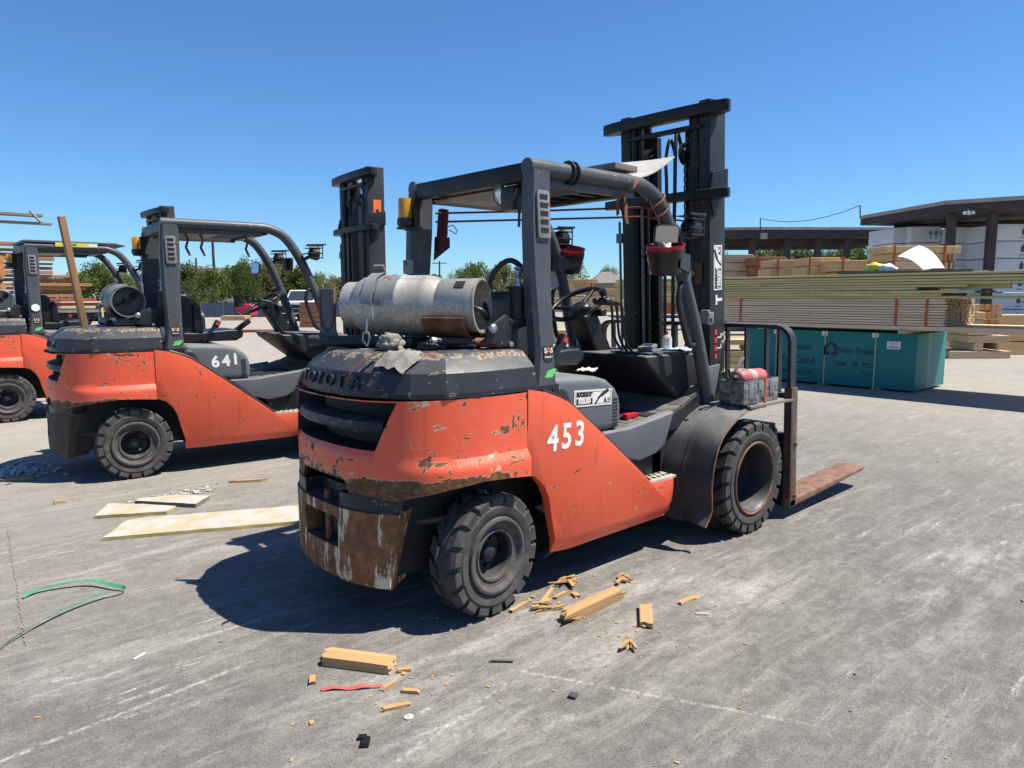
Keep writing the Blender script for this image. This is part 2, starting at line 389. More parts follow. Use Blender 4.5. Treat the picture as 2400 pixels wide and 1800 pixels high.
# ---------------------------------------------------------------- ground
def ground_mat():
    n = NT('worn_asphalt_and_concrete')
    w1 = n.noise(.45, 4, .62); w2 = n.noise(2.3, 5, .66); w3 = n.noise(7., 5, .7, n.vec((.6, 1.5, 1)))
    # drag marks run along the trucks' way, at slightly different angles
    def streak(sx, sy, rot, loc, a, b, det=5, rg=.74): return n.map(n.noise(1., det, rg, n.vec((sx, sy, 1), (0, 0, R(rot)), loc), .5), a, b)
    s1 = streak(1.3, 9, -2, (3, 1, 0), .50, .72); s2 = streak(2.2, 20, -5, (9, 4, 0), .55, .70); s3 = streak(1.6, 10, 6, (1, 7, 0), .54, .74)
    gr = n.noise(85, 3, .85); gf = n.noise(190, 2, .7); gr2 = n.noise(38, 4, .75); sp = n.voro(75)
    mo = n.noise(14, 5, .72)
    c = n.mix(n.map(w1, .36, .66), (.112, .105, .096), (.165, .154, .139))
    c = n.mix(n.mul(n.map(w2, .42, .70), .6), c, (.205, .191, .171))
    c = n.mix(n.map(w3, .40, .62, .40, 0), c, (.086, .081, .074))
    c = n.mix(n.map(mo, .50, .66, 0, .4), c, (.245, .228, .20)); c = n.mix(n.map(mo, .50, .36, 0, .4), c, (.072, .067, .06))
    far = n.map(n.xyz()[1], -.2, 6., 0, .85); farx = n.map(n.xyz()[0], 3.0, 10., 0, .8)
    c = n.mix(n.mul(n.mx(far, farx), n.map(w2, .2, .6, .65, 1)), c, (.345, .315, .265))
    c = n.mix(n.mul(n.mul(s1, n.map(w1, .40, .56, .35, 1)), .55), c, (.36, .342, .31)); c = n.mix(n.mul(s3, .32), c, (.10, .095, .088))
    br = n.mul(s2, n.map(n.noise(1.1, 4, .6, n.vec(loc=(5, 5, 0))), .46, .60))
    c = n.mix(n.mul(br, n.map(gr2, .42, .56)), c, (.50, .49, .465))
    c = n.mix(n.map(gr, .34, .50, .75, 0), c, (.06, .056, .05)); c = n.mix(n.map(gf, .55, .70, 0, .40), c, (.44, .41, .36))
    c = n.mix(n.map(sp, .07, .15, .5, 0), c, (.44, .42, .39))
    # scuffs, joints and tyre arcs, each with its own place
    def local(x, y, an):
        m_ = n.t.nodes.new('ShaderNodeMapping'); m_.vector_type = 'TEXTURE'; n.t.links.new(n.co, m_.inputs[0]); m_.inputs['Location'].default_value = (x, y, 0); m_.inputs['Rotation'].default_value = (0, 0, an); return m_.outputs[0]
    wob = n.map(n.noise(3., 4, .6), .3, .7, -.02, .02)
    gn = n.noise(34, 4, .78)
    def line(x0, y0, x1, y1, w_, gate=.5):
        q = n.xyz(local(x0, y0, math.atan2(y1-y0, x1-x0))); L_ = math.hypot(x1-x0, y1-y0)
        ac = n.map(n.math('ABSOLUTE', n.add(q[1], n.mul(wob, w_*14))), 0, w_*1.3, 1, 0); al = n.mul(n.map(q[0], 0, L_*.08), n.map(q[0], L_, L_*.85))
        return n.mul(n.mul(ac, al), n.map(gn, gate-.02, gate+.12))
    pw = n.noise(1., 6, .72, n.vec((1.6, 5, 1), (0, 0, R(-3)), (4, 2, 0)), .4); pg = n.map(pw, .46, .62)
    def wide(x0, y0, x1, y1, w_):
        q = n.xyz(local(x0, y0, math.atan2(y1-y0, x1-x0))); L_ = math.hypot(x1-x0, y1-y0)
        return n.mul(n.mul(n.map(n.math('ABSOLUTE', q[1]), w_*.2, w_, 1, 0), n.mul(n.map(q[0], 0, L_*.2), n.map(q[0], L_, L_*.75))), n.mul(pg, n.map(gn, .38, .58, .25, 1)))
    for a_, k_ in (((-1.2, -1.30, 1.9, -1.30, .30), .85), ((-1.3, -.72, 1.6, -.98, .25), .8), ((.6, -2.0, 3.5, -1.9, .35), .6), ((-2.0, .1, -.6, .25, .35), .45), ((-1.8, 1.5, 1., 1.1, .5), .6)): c = n.mix(n.mul(wide(*a_), k_*.78), c, (.42, .40, .365))
    for a_, k_ in (((-1.98, -.33, -1.0, -.245, .012, .44), .95), ((-1.85, .615, -1.35, .588, .005, .45), .8), ((-1.0, -1.21, -.15, -1.05, .016, .50), .7), ((-.29, -1.0, .30, -2.1, .012, .47), .8), ((.10, -1.735, 1.35, -1.74, .022, .52), .6), ((-1.6, 1.87, -1.15, 1.70, .010, .5), .7), ((-1.7, 1.2, -.95, 1.28, .012, .52), .6)):
        c = n.mix(n.mul(line(*a_), k_*.62), c, (.50, .48, .44))
    n.bump(n.add(n.mul(gr, .7), n.mul(gr2, .8)), .45, .006)
    return n.fin(c, .88, 0, .2)
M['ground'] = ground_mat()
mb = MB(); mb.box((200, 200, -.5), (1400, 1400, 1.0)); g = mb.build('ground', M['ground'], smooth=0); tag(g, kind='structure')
# ---------------------------------------------------------------- forklift builder
CN = 2.8
def outl(phi, x0, L, W, n=CN):
    s_, c_ = math.sin(phi), math.cos(phi)
    return x0-L*abs(s_)**(2/n), -W*math.copysign(abs(c_)**(2/n), c_)

def tyre_mesh(mb, R_, wid, rim, lugs, lug_h, tread_in=.55):
    """tyre lying on the y axis, outer face at y=-wid/2; base carcass plus two rows of staggered lugs"""
    h = wid/2; b = R_-lug_h
    prof = [(rim, -h+.012), (rim+.012, -h+.004), (rim+.03, -h), (rim+(b-rim)*.55, -h-.004), (b-.035, -h+.004), (b-.012, -h+.016), (b, -h+.032), (b, h-.032), (b-.012, h-.016), (b-.035, h-.004), (rim+.03, h), (rim, h-.012)]
    mb.lathe(prof, axis=(0, 1, 0), seg=72)
    for row in (-1, 1):
        for k in range(lugs):
            a0 = 2*math.pi*(k+(.5 if row > 0 else 0))/lugs; da = 2*math.pi/lugs*.36
            vs = []
            for (yy, rr, sk) in ((h-.002, b-.045, 0), (h+.001, R_-.014, 0), (h-.018, R_, .05), (h*(1-tread_in)-.01, R_, .42), (h*(1-tread_in)-.01, b-.003, .42)):
                for sg in (-1, 1):
                    a = a0+sg*da*(1 if yy > h*.6 else .8)+sk*2*math.pi/lugs
                    vs.append((math.cos(a)*rr, row*yy, math.sin(a)*rr))
            n = 5; fs = [(2*i, 2*i+1, 2*i+3, 2*i+2) for i in range(n-1)]
            fs += [tuple(2*i for i in range(n)), tuple(2*i+1 for i in range(n-1, -1, -1))]
            mb.add(vs, fs)

def wheel(parent, c, R_, wid, rim, lugs, lug_h, out, steer=0, kind='rear', tm='rubber', ringmat='rimlip'):
    e = bpy.data.objects.new('front_wheel' if kind == 'front' else 'rear_wheel', None); COL.objects.link(e); e.parent = parent
    e.location = c; e.rotation_euler = (0, random.uniform(0, 6), steer+(0 if out < 0 else math.pi)); e.rotation_mode = 'ZYX' if False else 'XYZ'
    # spin about the axle first, then steer about the vertical
    e.rotation_mode = 'YXZ'; e.empty_display_size = .1
    mb = MB(); tyre_mesh(mb, R_, wid, rim, lugs, lug_h); mb.build('tyre', M[tm], e, smooth=32)
    h = wid/2; mb = MB()
    if kind == 'front':
        mb.lathe([(rim+.004, -h+.004), (rim+.002, -h-.004), (rim-.004, -h-.006), (rim-.016, -h+.004)], axis=(0, 1, 0), seg=64, closed=True, mi=1)
        mb.lathe([(rim-.014, -h), (rim-.03, -h+.02), (rim-.034, h*.2), (rim-.05, h*.5), (rim*.55, h*.62), (rim*.5, h*.45), (rim*.2, h*.40), (0, h*.38)], axis=(0, 1, 0), seg=64)
        mb.build('rim', [M['rimdark'], M[ringmat]], e, smooth=40)
        mb = MB()
        for k in range(8):
            a = k*math.pi/4; mb = MB(); mb.lathe([(.014, h*.44), (.014, h*.30), (.009, h*.28), (0, h*.28)], (math.cos(a)*rim*.36, 0, math.sin(a)*rim*.36), (0, 1, 0), 6); mb.build('lug_nut', M['rimdark'], e)
    else:
        mb.lathe([(rim+.006, -h+.006), (rim+.002, -h-.008), (rim-.010, -h-.010), (rim-.022, -h-.002), (rim-.028, -h+.012), (rim-.05, -h+.018), (rim-.056, -h+.010), (rim-.066, -h+.012), (rim-.070, -h+.03)], axis=(0, 1, 0), seg=64, mi=1)
        mb.lathe([(rim-.069, -h+.028), (rim-.080, h*.1), (.06, h*.25), (.055, h*.05), (0, h*.05)], axis=(0, 1, 0), seg=48)
        mb.build('rim', [M['rimdark'], M[ringmat]], e, smooth=40)
        mb = MB(); mb.lathe([(.046, h*.2), (.044, -h*.30), (.034, -h*.45), (.012, -h*.50), (0, -h*.5)], axis=(0, 1, 0), seg=24); mb.build('hub_cap', M['rimdark'], e, smooth=50)
        for k in range(6):
            a = k*math.pi/3+.3; q = MB(); q.lathe([(.014, h*.3), (.014, -h*.02), (.010, -h*.05), (0, -h*.05)], (math.cos(a)*.078, 0, math.sin(a)*.078), (0, 1, 0), 6)
            q.build('lug_nut', M['steel' if k == 2 else 'rimdark'], e)
    return e

def sticker_buckle(parent, F, w_, h_):
    """white safety sticker with a belt drawing; F places it, x along the width, y up"""
    n_ = 'safety_sticker'
    mb = MB(); mb.box((0, 0, .0012), (w_, h_, .0012)); st = mb.xf(F).build(n_, M['decal'], parent, smooth=0)
    ps = parent if parent.type == 'EMPTY' else parent
    mb = MB(); t = .0024; e = .012*h_/.1
    for a, b in (((-w_/2+e, h_/2-e), (w_/2-e, h_/2-e)), ((-w_/2+e, -h_/2+e), (w_/2-e, -h_/2+e))): mb.box(((a[0]+b[0])/2, a[1], t), (w_-2*e, h_*.018, .0004))
    for sx in (-1, 1): mb.box((sx*(w_/2-e), 0, t), (h_*.018, h_-2*e, .0004))
    mb.prism([(-w_*.44, -h_*.36), (-w_*.02, -h_*.36), (-w_*.02, -h_*.02), (-w_*.44, -h_*.02)], 2, t-.0004, t)
    # belt: straps and buckle
    def strip(a, b, wd): mb.bar((a[0], a[1], t+.0002), (b[0], b[1], t+.0002), wd, .0006, (0, 0, 1))
    strip((w_*.40, h_*.44), (w_*.20, h_*.12), h_*.22); strip((w_*.20, h_*.12), (w_*.13, -h_*.05), h_*.15)
    strip((w_*.13, -h_*.08), (w_*.05, -h_*.40), h_*.13)
    mb.prism([(w_*.28, -h_*.26), (w_*.36, -h_*.26), (w_*.32, h_*.02)], 2, t-.0004, t)
    mb.box((w_*.37, -h_*.30, t), (w_*.17, h_*.035, .0004)); mb.box((w_*.42, -h_*.08, t), (w_*.07, h_*.05, .0004)); mb.box((w_*.42, -h_*.19, t), (w_*.07, h_*.05, .0004))
    mb.xf(F); o = mb.build('print', M['ink'], st, smooth=0)
    text('lettering', 'BUCKLE UP', M['ink'], h_*.33, F @ Matrix.Translation((-w_*.235, h_*.22, t)), st, .0003, .004*h_/.1, sx=.82)
    text('lettering', 'FOR BO', M['decal'], h_*.34, F @ Matrix.Translation((-w_*.23, -h_*.19, t+.0004)), st, .0003, .004*h_/.1, sx=.86)
    return st

def small_stickers(root, xc, yc, z_a, z_b):
    F = face_frame((xc, yc, z_a), (1, 0, 0), (0, .06, 1))
    mb = MB(); mb.prism([(-.034, .03), (.034, .03), (.034, -.03), (.018, -.045), (-.018, -.045), (-.034, -.03)], 2, 0, .0012); st = mb.xf(F).build('badge_sticker', M['ink'], root, smooth=0)
    for i, (ch, mt) in enumerate((('S', 'decal'), ('A', 'inkorange'), ('S', 'decal'))):
        text('lettering', ch, M[mt], .034 if i != 1 else .045, F @ Matrix.Translation(((i-1)*.021, .008, .0018+i*.0002)), st, .0003, .0012)
    text('lettering', 'STABILITY', M['decal'], .012, F @ Matrix.Translation((0, -.024, .0018)), st, .0002, .0004)
    F = face_frame((xc+.01, yc-.004, z_b), (1, 0, 0), (0, .06, 1))
    mb = MB(); mb.prism([(-.04, -.02), (-.02, .012), (.02, .022), (.045, .02), (.03, .0), (.01, -.02)], 2, 0, .0012); mb.xf(F).build('leaf_sticker', M['inkgreen'], root, smooth=0)

def forklift(name, loc, rz, label, main=False, num='453', cw='orange_cw', pan='orange', bump='bumper', tankc=(.04, 0, 1.46), tang=R(-90), steer=.107, tyre='rubber', tilt=-3.05, mdx=0, mast_top=2.77):
    root = empty(name, loc, rz, label, 'forklift', 'forklifts parked side by side in the yard')
    P = lambda mb, n, m, par=root, **k: mb.build(n, M[m] if isinstance(m, str) else [M[q] for q in m], par, **k)
    # ---- chassis; near-black boxes added to fill the wheel wells and block light
    mb = MB(); mb.box((.72, 0, .52), (2.36, .80, .56)); mb.box((.02, 0, .84), (.60, .98, .28)); mb.box((1.6, 0, .55), (.62, 1.04, .5)); P(mb, 'chassis', 'void', bevel=.02)
    mb = MB(); mb.box((.90, 0, .30), (1.02, 1.14, .10)); P(mb, 'underbody_sun_block', 'void')  # added plate, stops sunlight passing under the body
    mb = MB(); mb.tube([(0, -.5, .294), (0, .5, .294)], .05, 12); mb.box((0, 0, .3), (.14, .7, .12)); P(mb, 'rear_axle', 'black', bevel=.01)
    mb = MB(); mb.tube([(1.987, -.62, .357), (1.987, .62, .357)], .11, 16); P(mb, 'front_axle', 'black')
    # ---- counterweight
    x0, L, W = .177, .742, .633
    def ye(z): return lerp(.37, .462, max(0, min(1, (z-.82)/.23)))
    def zb(x, y):
        z = interp([(-.62, .615), (-.44, .615), (-.36, .64), (-.25, .663), (-.1, .68), (.06, .672), (.2, .658)], x)
        return z+.07*sstep(.225, .215, abs(y))
    base = [i/13 for i in range(14)]; inn = [i/20 for i in range(21)]
    zr = [(-1, .05), (-1, .012), (-1, 0), (.705, 0), (.725, 0), (.745, 0), (.765, 0), (.79, 0), (.815, 0), (.83, 0), (.838, 1), (.90, 1), (.97, 1), (1.046, 1), (1.052, 0), (1.058, 0)]
    rows = []; hole = []
    for zi, (z, op) in enumerate(zr):
        zc = z if z > 0 else .70
        pe = math.acos((ye(zc)/W)**(CN/2)); row = []
        ph = [pe*t for t in base]+[pe+.004+(math.pi-2*pe-.008)*t for t in inn]+[math.pi-pe+pe*t for t in base]
        for j, p in enumerate(ph):
            ins = 0; inside = len(base) <= j < len(base)+len(inn)
            if op and inside: ins = .13
            if z < 0: ins = op
            x, y = outl(p, x0, L-ins, W-ins)
            zz = z if z > 0 else zb(x, y)
            if z > 0 and zz < .75: zz = lerp(zb(x, y), .75, sstep(.66, .75, z)) if z < .75 else zz
            b = .030*sstep(.795, .74, zz)*sstep(-.50, -.30, x)
            k = 1+b/W; y *= k
            if inside and z > 0 and not op and .80 < z < .835: x += .02*(z-.80)/.03
            row.append((x, y, zz))
        rows.append(row)
    nb = len(base)
    mb = MB(); mb.grid(rows, fm=lambda i, j: 1 if (nb-1 <= j < nb+len(inn) and 9 <= i < 14) else 0)  # faces inside the opening are coloured near black as its shade
    cwo = P(mb, 'counterweight', (cw, 'void'), smooth=28)
    # slat across the grille opening
    pe = math.acos((.41/W)**(CN/2)); q = [pe+.01+(math.pi-2*pe-.02)*t/24 for t in range(25)]
    rr = []
    for z, ins in ((.905, .12), (.908, .025), (.925, .010), (.957, .018), (.965, .04), (.968, .12)): rr.append([(*outl(p, x0, L-ins, W-ins), z) for p in q])
    mb = MB(); mb.grid(rr); P(mb, 'grille_slat', 'hood', cwo, smooth=40)
    # ---- bumper
    def yb(z): return lerp(.425, .478, (z-.2)/.42)
    rows = []; lv = [(.20, .05), (.203, .015), (.225, .003), (.30, 0), (.36, 0), (.364, 0), (.43, 0), (.50, 0), (.504, 0), (.553, 0), (.556, .010), (.60, .010), (.625, .010)]
    fr = [-1, -.9, -.75, -.6, -.5, -.42, -.36, -.352, -.2, 0, .2, .352, .36, .42, .5, .6, .75, .9, 1]
    for z, ins in lv:
        Y = yb(z); row = []
        edge = -.585+.25*Y*Y+1.9*Y**4
        row.append((edge+.16, -Y+.10, z)); row.append((edge+.012, -Y+.004, z))
        for f in fr:
            y = f*Y; x = -.585+.25*y*y+1.9*y**4+ins
            if abs(f) < .355 and (.362 < z < .502 or z > .5545): x += .085
            row.append((x, y*(1-ins*.6), z))
        row.append((edge+.012, Y-.004, z)); row.append((edge+.16, Y-.10, z)); rows.append(row)
    mb = MB(); mb.grid(rows, fm=lambda i, j: 1 if (i >= 9 or (2+6 <= j < 2+11 and 4 <= i <= 7)) else 0)
    bo = P(mb, 'bumper', (bump, 'hood'), smooth=30)
    mb = MB(); mb.tube([(-.545, -.02, .34), (-.545, -.02, .60)], .018, 10); P(mb, 'tow_pin', 'rust', bo)
    # ---- rear hood
    plan = [(.25, .628), (-.10, .622), (-.26, .585), (-.385, .490), (-.475, .345), (-.525, .19), (-.540, 0)]
    def ring(ins, z, fx=.25):
        out_ = []
        for x, y in plan: out_.append((min(fx, x+ins*.95*sstep(.25, -.5, x)), -max(0, y-ins*(1 if y > .3 else y/.3)), z))
        return out_+[(x, -y, z) for x, y, z in reversed(out_[:-1])]
    lv = [(.004, 1.060), (0, 1.064), (0, 1.085), (.022, 1.172), (.030, 1.182), (.105, 1.244), (.125, 1.252), (.30, 1.264), (.42, 1.266)]
    mb = MB(); mb.grid([ring(i_, z_) for i_, z_ in lv], closed=True); n0 = len(mb.v)-13; mb.f.append(tuple(range(n0, n0+13))); mb.m.append(0)
    ho = P(mb, 'rear_hood', 'hood', smooth=14)
    for i, ch in enumerate('TOYOTA'):
        y = .235-.094*i; x = interp([(-v, u) for u, v in plan]+[(v, u) for u, v in reversed(plan[:-1])], y)
        dx_ = interp([(-v, u) for u, v in plan]+[(v, u) for u, v in reversed(plan[:-1])], y-.02)-interp([(-v, u) for u, v in plan]+[(v, u) for u, v in reversed(plan[:-1])], y+.02)
        text('letter', ch, M['black_sat'], .085, face_frame((x+.003, y, 1.125), (dx_, -.04, 0), (.24, 0, 1)), ho, .004, .001)
    # ---- side panels, steps, fenders
    for s in (-1, 1):
        out = [(.183, 1.070), (.30, 1.047), (.389, 1.016), (.459, .984), (.511, .949), (.72, .789), (1.051, .527), (1.125, .465), (1.165, .443), (1.21, .435), (1.408, .432), (1.435, .42), (1.442, .385), (1.436, .255), (1.41, .215), (1.38, .206), (.386, .204), (.388, .282), (.362, .384), (.332, .513), (.302, .576), (.25, .633), (.183, .658)]
        mb = MB(); mb.prism(out, 1, .635, .575)
        def hk(bm):
            g = bm.verts[:]+bm.edges[:]+bm.faces[:]
            bmesh.ops.bisect_plane(bm, geom=g, plane_co=(0, 0, .285), plane_no=(0, 0, 1))
            g = bm.verts[:]+bm.edges[:]+bm.faces[:]
            bmesh.ops.bisect_plane(bm, geom=g, plane_co=(.235, 0, .80), plane_no=(.55, 0, .24))
            g = bm.verts[:]+bm.edges[:]+bm.faces[:]
            bmesh.ops.bisect_plane(bm, geom=g, plane_co=(1.36, 0, .43), plane_no=(1, 0, -.22))
            for v in bm.verts:
                if v.co.y > .6:
                    if v.co.z < .28: v.co.y -= .035
                    dd = (v.co.x-.235)*.55+(v.co.z-.80)*.24
                    if dd < -.004 and v.co.x < .5: v.co.y -= min(.035, -dd*.45)
                    de = (v.co.x-1.36)-(v.co.z-.43)*.22
                    if de > .005: v.co.y -= min(.05, de*.6)
        mb.v = [(a, b, c) for a, b, c in mb.v]
        po = mb.build('side_panel', M[pan], root, bevel=.012, seg=3, smooth=30, hook=hk)
        if s < 0:
            for v in po.data.vertices: v.co.y *= -1
            po.data.flip_normals()
        # dark rubber trim along the sloping edge
        tr = [(.30, 1.052), (.395, 1.020), (.465, .988), (.517, .953), (.726, .793), (1.057, .531), (1.131, .469), (1.168, .449)]
        mb = MB(); mb.tube([(a, s*.60, b) for a, b in tr], .014, 8); P(mb, 'edge_trim', 'black_sat', po)
        # step with punched plate
        mb = MB(); mb.box((1.275, s*.515, .440), (.25, .23, .016)); so_ = P(mb, 'step', 'alustep', bevel=.003)
        mb = MB()
        for i in range(5):
            for j in range(4): mb.lathe([(.0145, 0), (.0145, .0016), (0, .0016)], (1.172+i*.046+(j % 2)*.023, s*(.445+j*.046), .4482), (0, 0, 1), 10)
        P(mb, 'step_holes', 'hole', so_)
        # fender lofted from the body out over the tyre
        inner = [(1.40, .16), (1.388, .30), (1.385, .44), (1.40, .51), (1.43, .585), (1.495, .686), (1.56, .728), (1.65, .768), (1.793, .805), (1.95, .805), (2.08, .80)]
        mid = [(1.446, .16), (1.44, .30), (1.44, .43), (1.458, .50), (1.485, .56), (1.53, .65), (1.605, .733), (1.70, .785), (1.803, .821), (1.95, .828), (2.08, .825)]
        outer = [(1.436, .158), (1.498, .241), (1.491, .372), (1.500, .46), (1.519, .537), (1.553, .62), (1.608, .682), (1.722, .752), (1.848, .795), (1.98, .808), (2.08, .808)]
        rws = []
        for t in range(9):
            u = t/8; row = []
            for a, b, c in zip(inner, mid, outer):
                if u < .5: p = Vector(a).lerp(Vector(b), u*2)
                else: p = Vector(b).lerp(Vector(c), u*2-1)
                bul = .010*math.sin(min(1, u*2)*math.pi) if u < .5 else .012*math.sin((u*2-1)*math.pi)
                row.append((p.x-bul*.7, s*(lerp(.45, .64, u*2) if u < .5 else lerp(.64, .812, u*2-1)), p.y+bul*.7))
            rws.append(spline(row, 3))
        mb = MB(); mb.grid(rws); fo = P(mb, 'fender', 'fender', solid=.006, smooth=40)
        mb = MB(); mb.tube([Vector(p)+Vector((0, s*.003, 0)) for p in rws[-1]], .006, 6); P(mb, 'fender_edge', 'rimrust', fo)
        mb = MB(); mb.tube(rws[4], .0065, 6); mb.lathe([(.012, 0), (.012, .012), (0, .014)], (1.60, s*.56, .745), (-.6, 0, 1), 10); P(mb, 'fender_seam', 'fender', fo)
        # lower cowl between floor and step
        mb = MB(); mb.prism([(.78, .772), (1.03, .772), (1.45, .82), (1.36, .62), (1.28, .585), (1.12, .565), (.98, .60)], 1, s*.575, s*.50); P(mb, 'side_cowl', 'plastic', bevel=.02, seg=3)
        mb = MB(); mb.prism([(1.09, .595), (1.13, .50), (1.13, .44), (1.4, .44), (1.4, .75), (1.2, .75)], 1, s*.52, s*.44); P(mb, 'step_riser', 'charcoal', bevel=.01)
    # ---- wheels
    for s in (-1, 1):
        wheel(root, (0, s*.525, .294), .294, .17, .180, 18, .016, s, steer, 'rear', tyre)
        wheel(root, (1.987, s*.695, .357), .357, .24, .231, 22, .024, s, 0, 'front', tyre, 'rimrust')
    # ---- seat deck, floor, dash
    mb = MB(); mb.prism([(.43, 1.098), (.78, 1.078), (.86, 1.055), (.925, 1.01), (.962, .955), (.975, .90), (.972, .775), (.43, .772)], 1, -.555, .555); sb = P(mb, 'seat_deck', 'plastic', bevel=.045, seg=4, smooth=40)
    mb = MB()
    for k in range(9): mb.box((.915-.0*k, -.556, .945-.019*k), (.042, .004, .006))
    P(mb, 'vent_slots', 'hole', sb)
    mb = MB(); mb.prism([(.40, 1.03), (.45, 1.06), (.50, 1.04), (.56, .93), (.52, .88), (.40, .95)], 1, -.59, .59); P(mb, 'deck_shoulder', 'charcoal', bevel=.02, seg=3)
    fl = [(.95, .772), (1.10, .774), (1.22, .78), (1.34, .79), (1.46, .806), (1.57, .835), (1.68, .88), (1.80, .935)]
    mb = MB(); mb.prism([(a, b-.012) for a, b in fl]+[(1.8, .70), (.95, .70)], 1, -.545, .545); P(mb, 'floor_plate', 'charcoal')
    for (a, b), (c, d) in zip(fl, fl[1:]):
        mb = MB(); mb.bar((a+.006, 0, b-.004), (c-.006, 0, d-.004), 1.07, .012, (0, 0, 1)); P(mb, 'mat_strip', 'mat', bevel=.003)
    mb = MB(); mb.prism([(1.30, 1.150), (1.33, 1.10), (1.64, .86), (1.96, .86), (1.96, 1.130), (1.62, 1.150)], 1, -.46, .46); P(mb, 'dashboard', 'fender', bevel=.02, seg=3)
    mb = MB(); mb.prism([(1.36, 1.156), (1.90, 1.140), (1.90, 1.15), (1.36, 1.166)], 1, -.44, -.14); P(mb, 'dash_tray', 'plastic', bevel=.004)
    a = Vector((-.52, 0, .85)).normalized(); c = Vector((1.315, .10, 1.455))
    mb = MB(); mb.bar(c-a*.06, c-a*.40, .15, .13, (1, 0, 0)); mb.bar(c-a*.02, c-a*.08, .05, .05, (1, 0, 0)); mb.box((1.43, .0, 1.40), (.06, .06, .05)); P(mb, 'steering_column', 'black_sat', bevel=.02, seg=3)
    x_ = Vector((0, 1, 0)); y_ = a.cross(x_)
    mb = MB(); mb.tube([c+(x_*math.cos(t)+y_*math.sin(t))*.185 for t in [2*math.pi*k/40 for k in range(40)]], .0155, 10, closed=True)
    for t in (.3, 2.8, 4.7): mb.tube([c-a*.035, c+(x_*math.cos(t)+y_*math.sin(t))*.18], [.02, .012], 8)
    sw = P(mb, 'steering_wheel', 'black_sat', smooth=60)
    mb = MB(); mb.lathe([(.075, -.04), (.07, -.015), (.05, .0), (0, .006)], c-a*.01, a, 24); mb.lathe([(.02, 0), (.026, .03), (.022, .05), (0, .055)], c+x_*(-.16)+y_*(-.09), a, 12); P(mb, 'horn_pad', 'black_sat', sw, smooth=50)
    for k in range(3):
        y = -.20-.065*k; dx = .03*k
        mb = MB(); mb.tube(spline([(1.42-dx, y, 1.15), (1.33-dx, y, 1.25), (1.30-dx, y, 1.42), (1.28-dx, y, 1.455), (1.17-dx, y, 1.475)], 5), .0085, 8); lo = P(mb, 'lever', 'black_sat')
        mb = MB(); mb.lathe([(.010, -.02), (.022, .0), (.025, .02), (.016, .045), (0, .05)], (1.18-dx, y, 1.473), (-1, 0, .16), 14); P(mb, 'lever_knob', 'black_sat', lo, smooth=60)
    mb = MB(); mb.bar((1.05, .25, 1.16), (1.20, .25, 1.27), .05, .05); P(mb, 'parking_lever', 'black_sat', bevel=.012)
    # ---- seat
    so2 = bpy.data.objects.new('seat', None); COL.objects.link(so2); so2.parent = root
    mb = MB(); mb.prism([(.46, 1.10), (.48, 1.19), (.60, 1.185), (.86, 1.205), (.96, 1.205), (1.01, 1.175), (1.0, 1.13), (.94, 1.10)], 1, -.25, .25); P(mb, 'cushion', 'vinyl', so2, bevel=.03, seg=4, smooth=50)
    mb = MB(); mb.prism([(.60, 1.12), (.60, 1.30), (.585, 1.42), (.57, 1.49), (.53, 1.535), (.47, 1.535), (.44, 1.49), (.44, 1.35), (.47, 1.12)], 1, -.235, .235); P(mb, 'backrest', 'vinyl', so2, bevel=.05, seg=4, smooth=50)
    for s in (-1, 1):
        mb = MB(); mb.prism([(.66, 1.18), (.655, 1.30), (.64, 1.40), (.60, 1.47), (.57, 1.40), (.57, 1.2)], 1, s*.255, s*.19); P(mb, 'side_bolster', 'vinyl', so2, bevel=.02, seg=3, smooth=50)
    mb = MB(); mb.bar((.64, -.28, 1.10), (.74, -.30, 1.24), .04, .03); mb.box((.76, -.30, 1.26), (.05, .04, .07), (0, .5, 0)); P(mb, 'belt_buckle', 'black_sat', so2, bevel=.006)
    mb = MB(); mb.box((.765, -.322, 1.265), (.03, .004, .03), (0, .5, 0)); P(mb, 'belt_button', 'inkred', so2)
    # ---- overhead guard
    for s in (-1, 1):
        path = [(.315, s*.485, 2.128), (.70, s*.485, 2.128), (1.12, s*.485, 2.126), (1.235, s*.487, 2.108), (1.34, s*.489, 2.055), (1.43, s*.492, 1.945), (1.52, s*.497, 1.78), (1.64, s*.517, 1.48), (1.74, s*.533, 1.19), (1.838, s*.548, .84)]
        mb = MB(); mb.tube(spline(path, 5), .043, 12, flat=(1, .98)); P(mb, 'guard_tube', 'post', smooth=40)
        # rear post: tapered box section flaring at its foot
        secs = [(1.03, .262, .435, .515, .600), (1.10, .275, .425, .515, .595), (1.25, .297, .422, .50, .585), (1.60, .288, .428, .475, .555), (1.87, .288, .445, .465, .538), (2.115, .305, .448, .455, .528)]
        rows = []
        for z, a_, b_, y0, y1 in secs: rows.append([(a_+.012, s*y0, z), (a_, s*(y0+.012), z), (a_, s*(y1-.02), z), (a_+.02, s*y1, z), (b_-.02, s*y1, z), (b_, s*(y1-.02), z), (b_, s*(y0+.012), z), (b_-.012, s*y0, z)])
        mb = MB(); mb.grid(rows, closed=True); mb.f.append(tuple(range(len(mb.v)-8, len(mb.v)))); mb.m.append(0)
        po = P(mb, 'rear_post', 'post', smooth=25)
        # vent grille on the post
        F = face_frame((.372, s*.541, 1.90), (1, 0, 0), (0, -s*.06, 1)) if s < 0 else face_frame((.372, .541, 1.90), (-1, 0, 0), (0, -.06, 1))
        mb = MB(); oo = [(-.036, -.115), (.036, -.115), (.042, -.10), (.042, .10), (.036, .115), (-.036, .115), (-.042, .10), (-.042, -.10)]
        mb.prism(oo, 2, -.004, .008); vo = mb.xf(F).build('vent_frame', M['greymet'], po, bevel=.003)
        mb = MB()
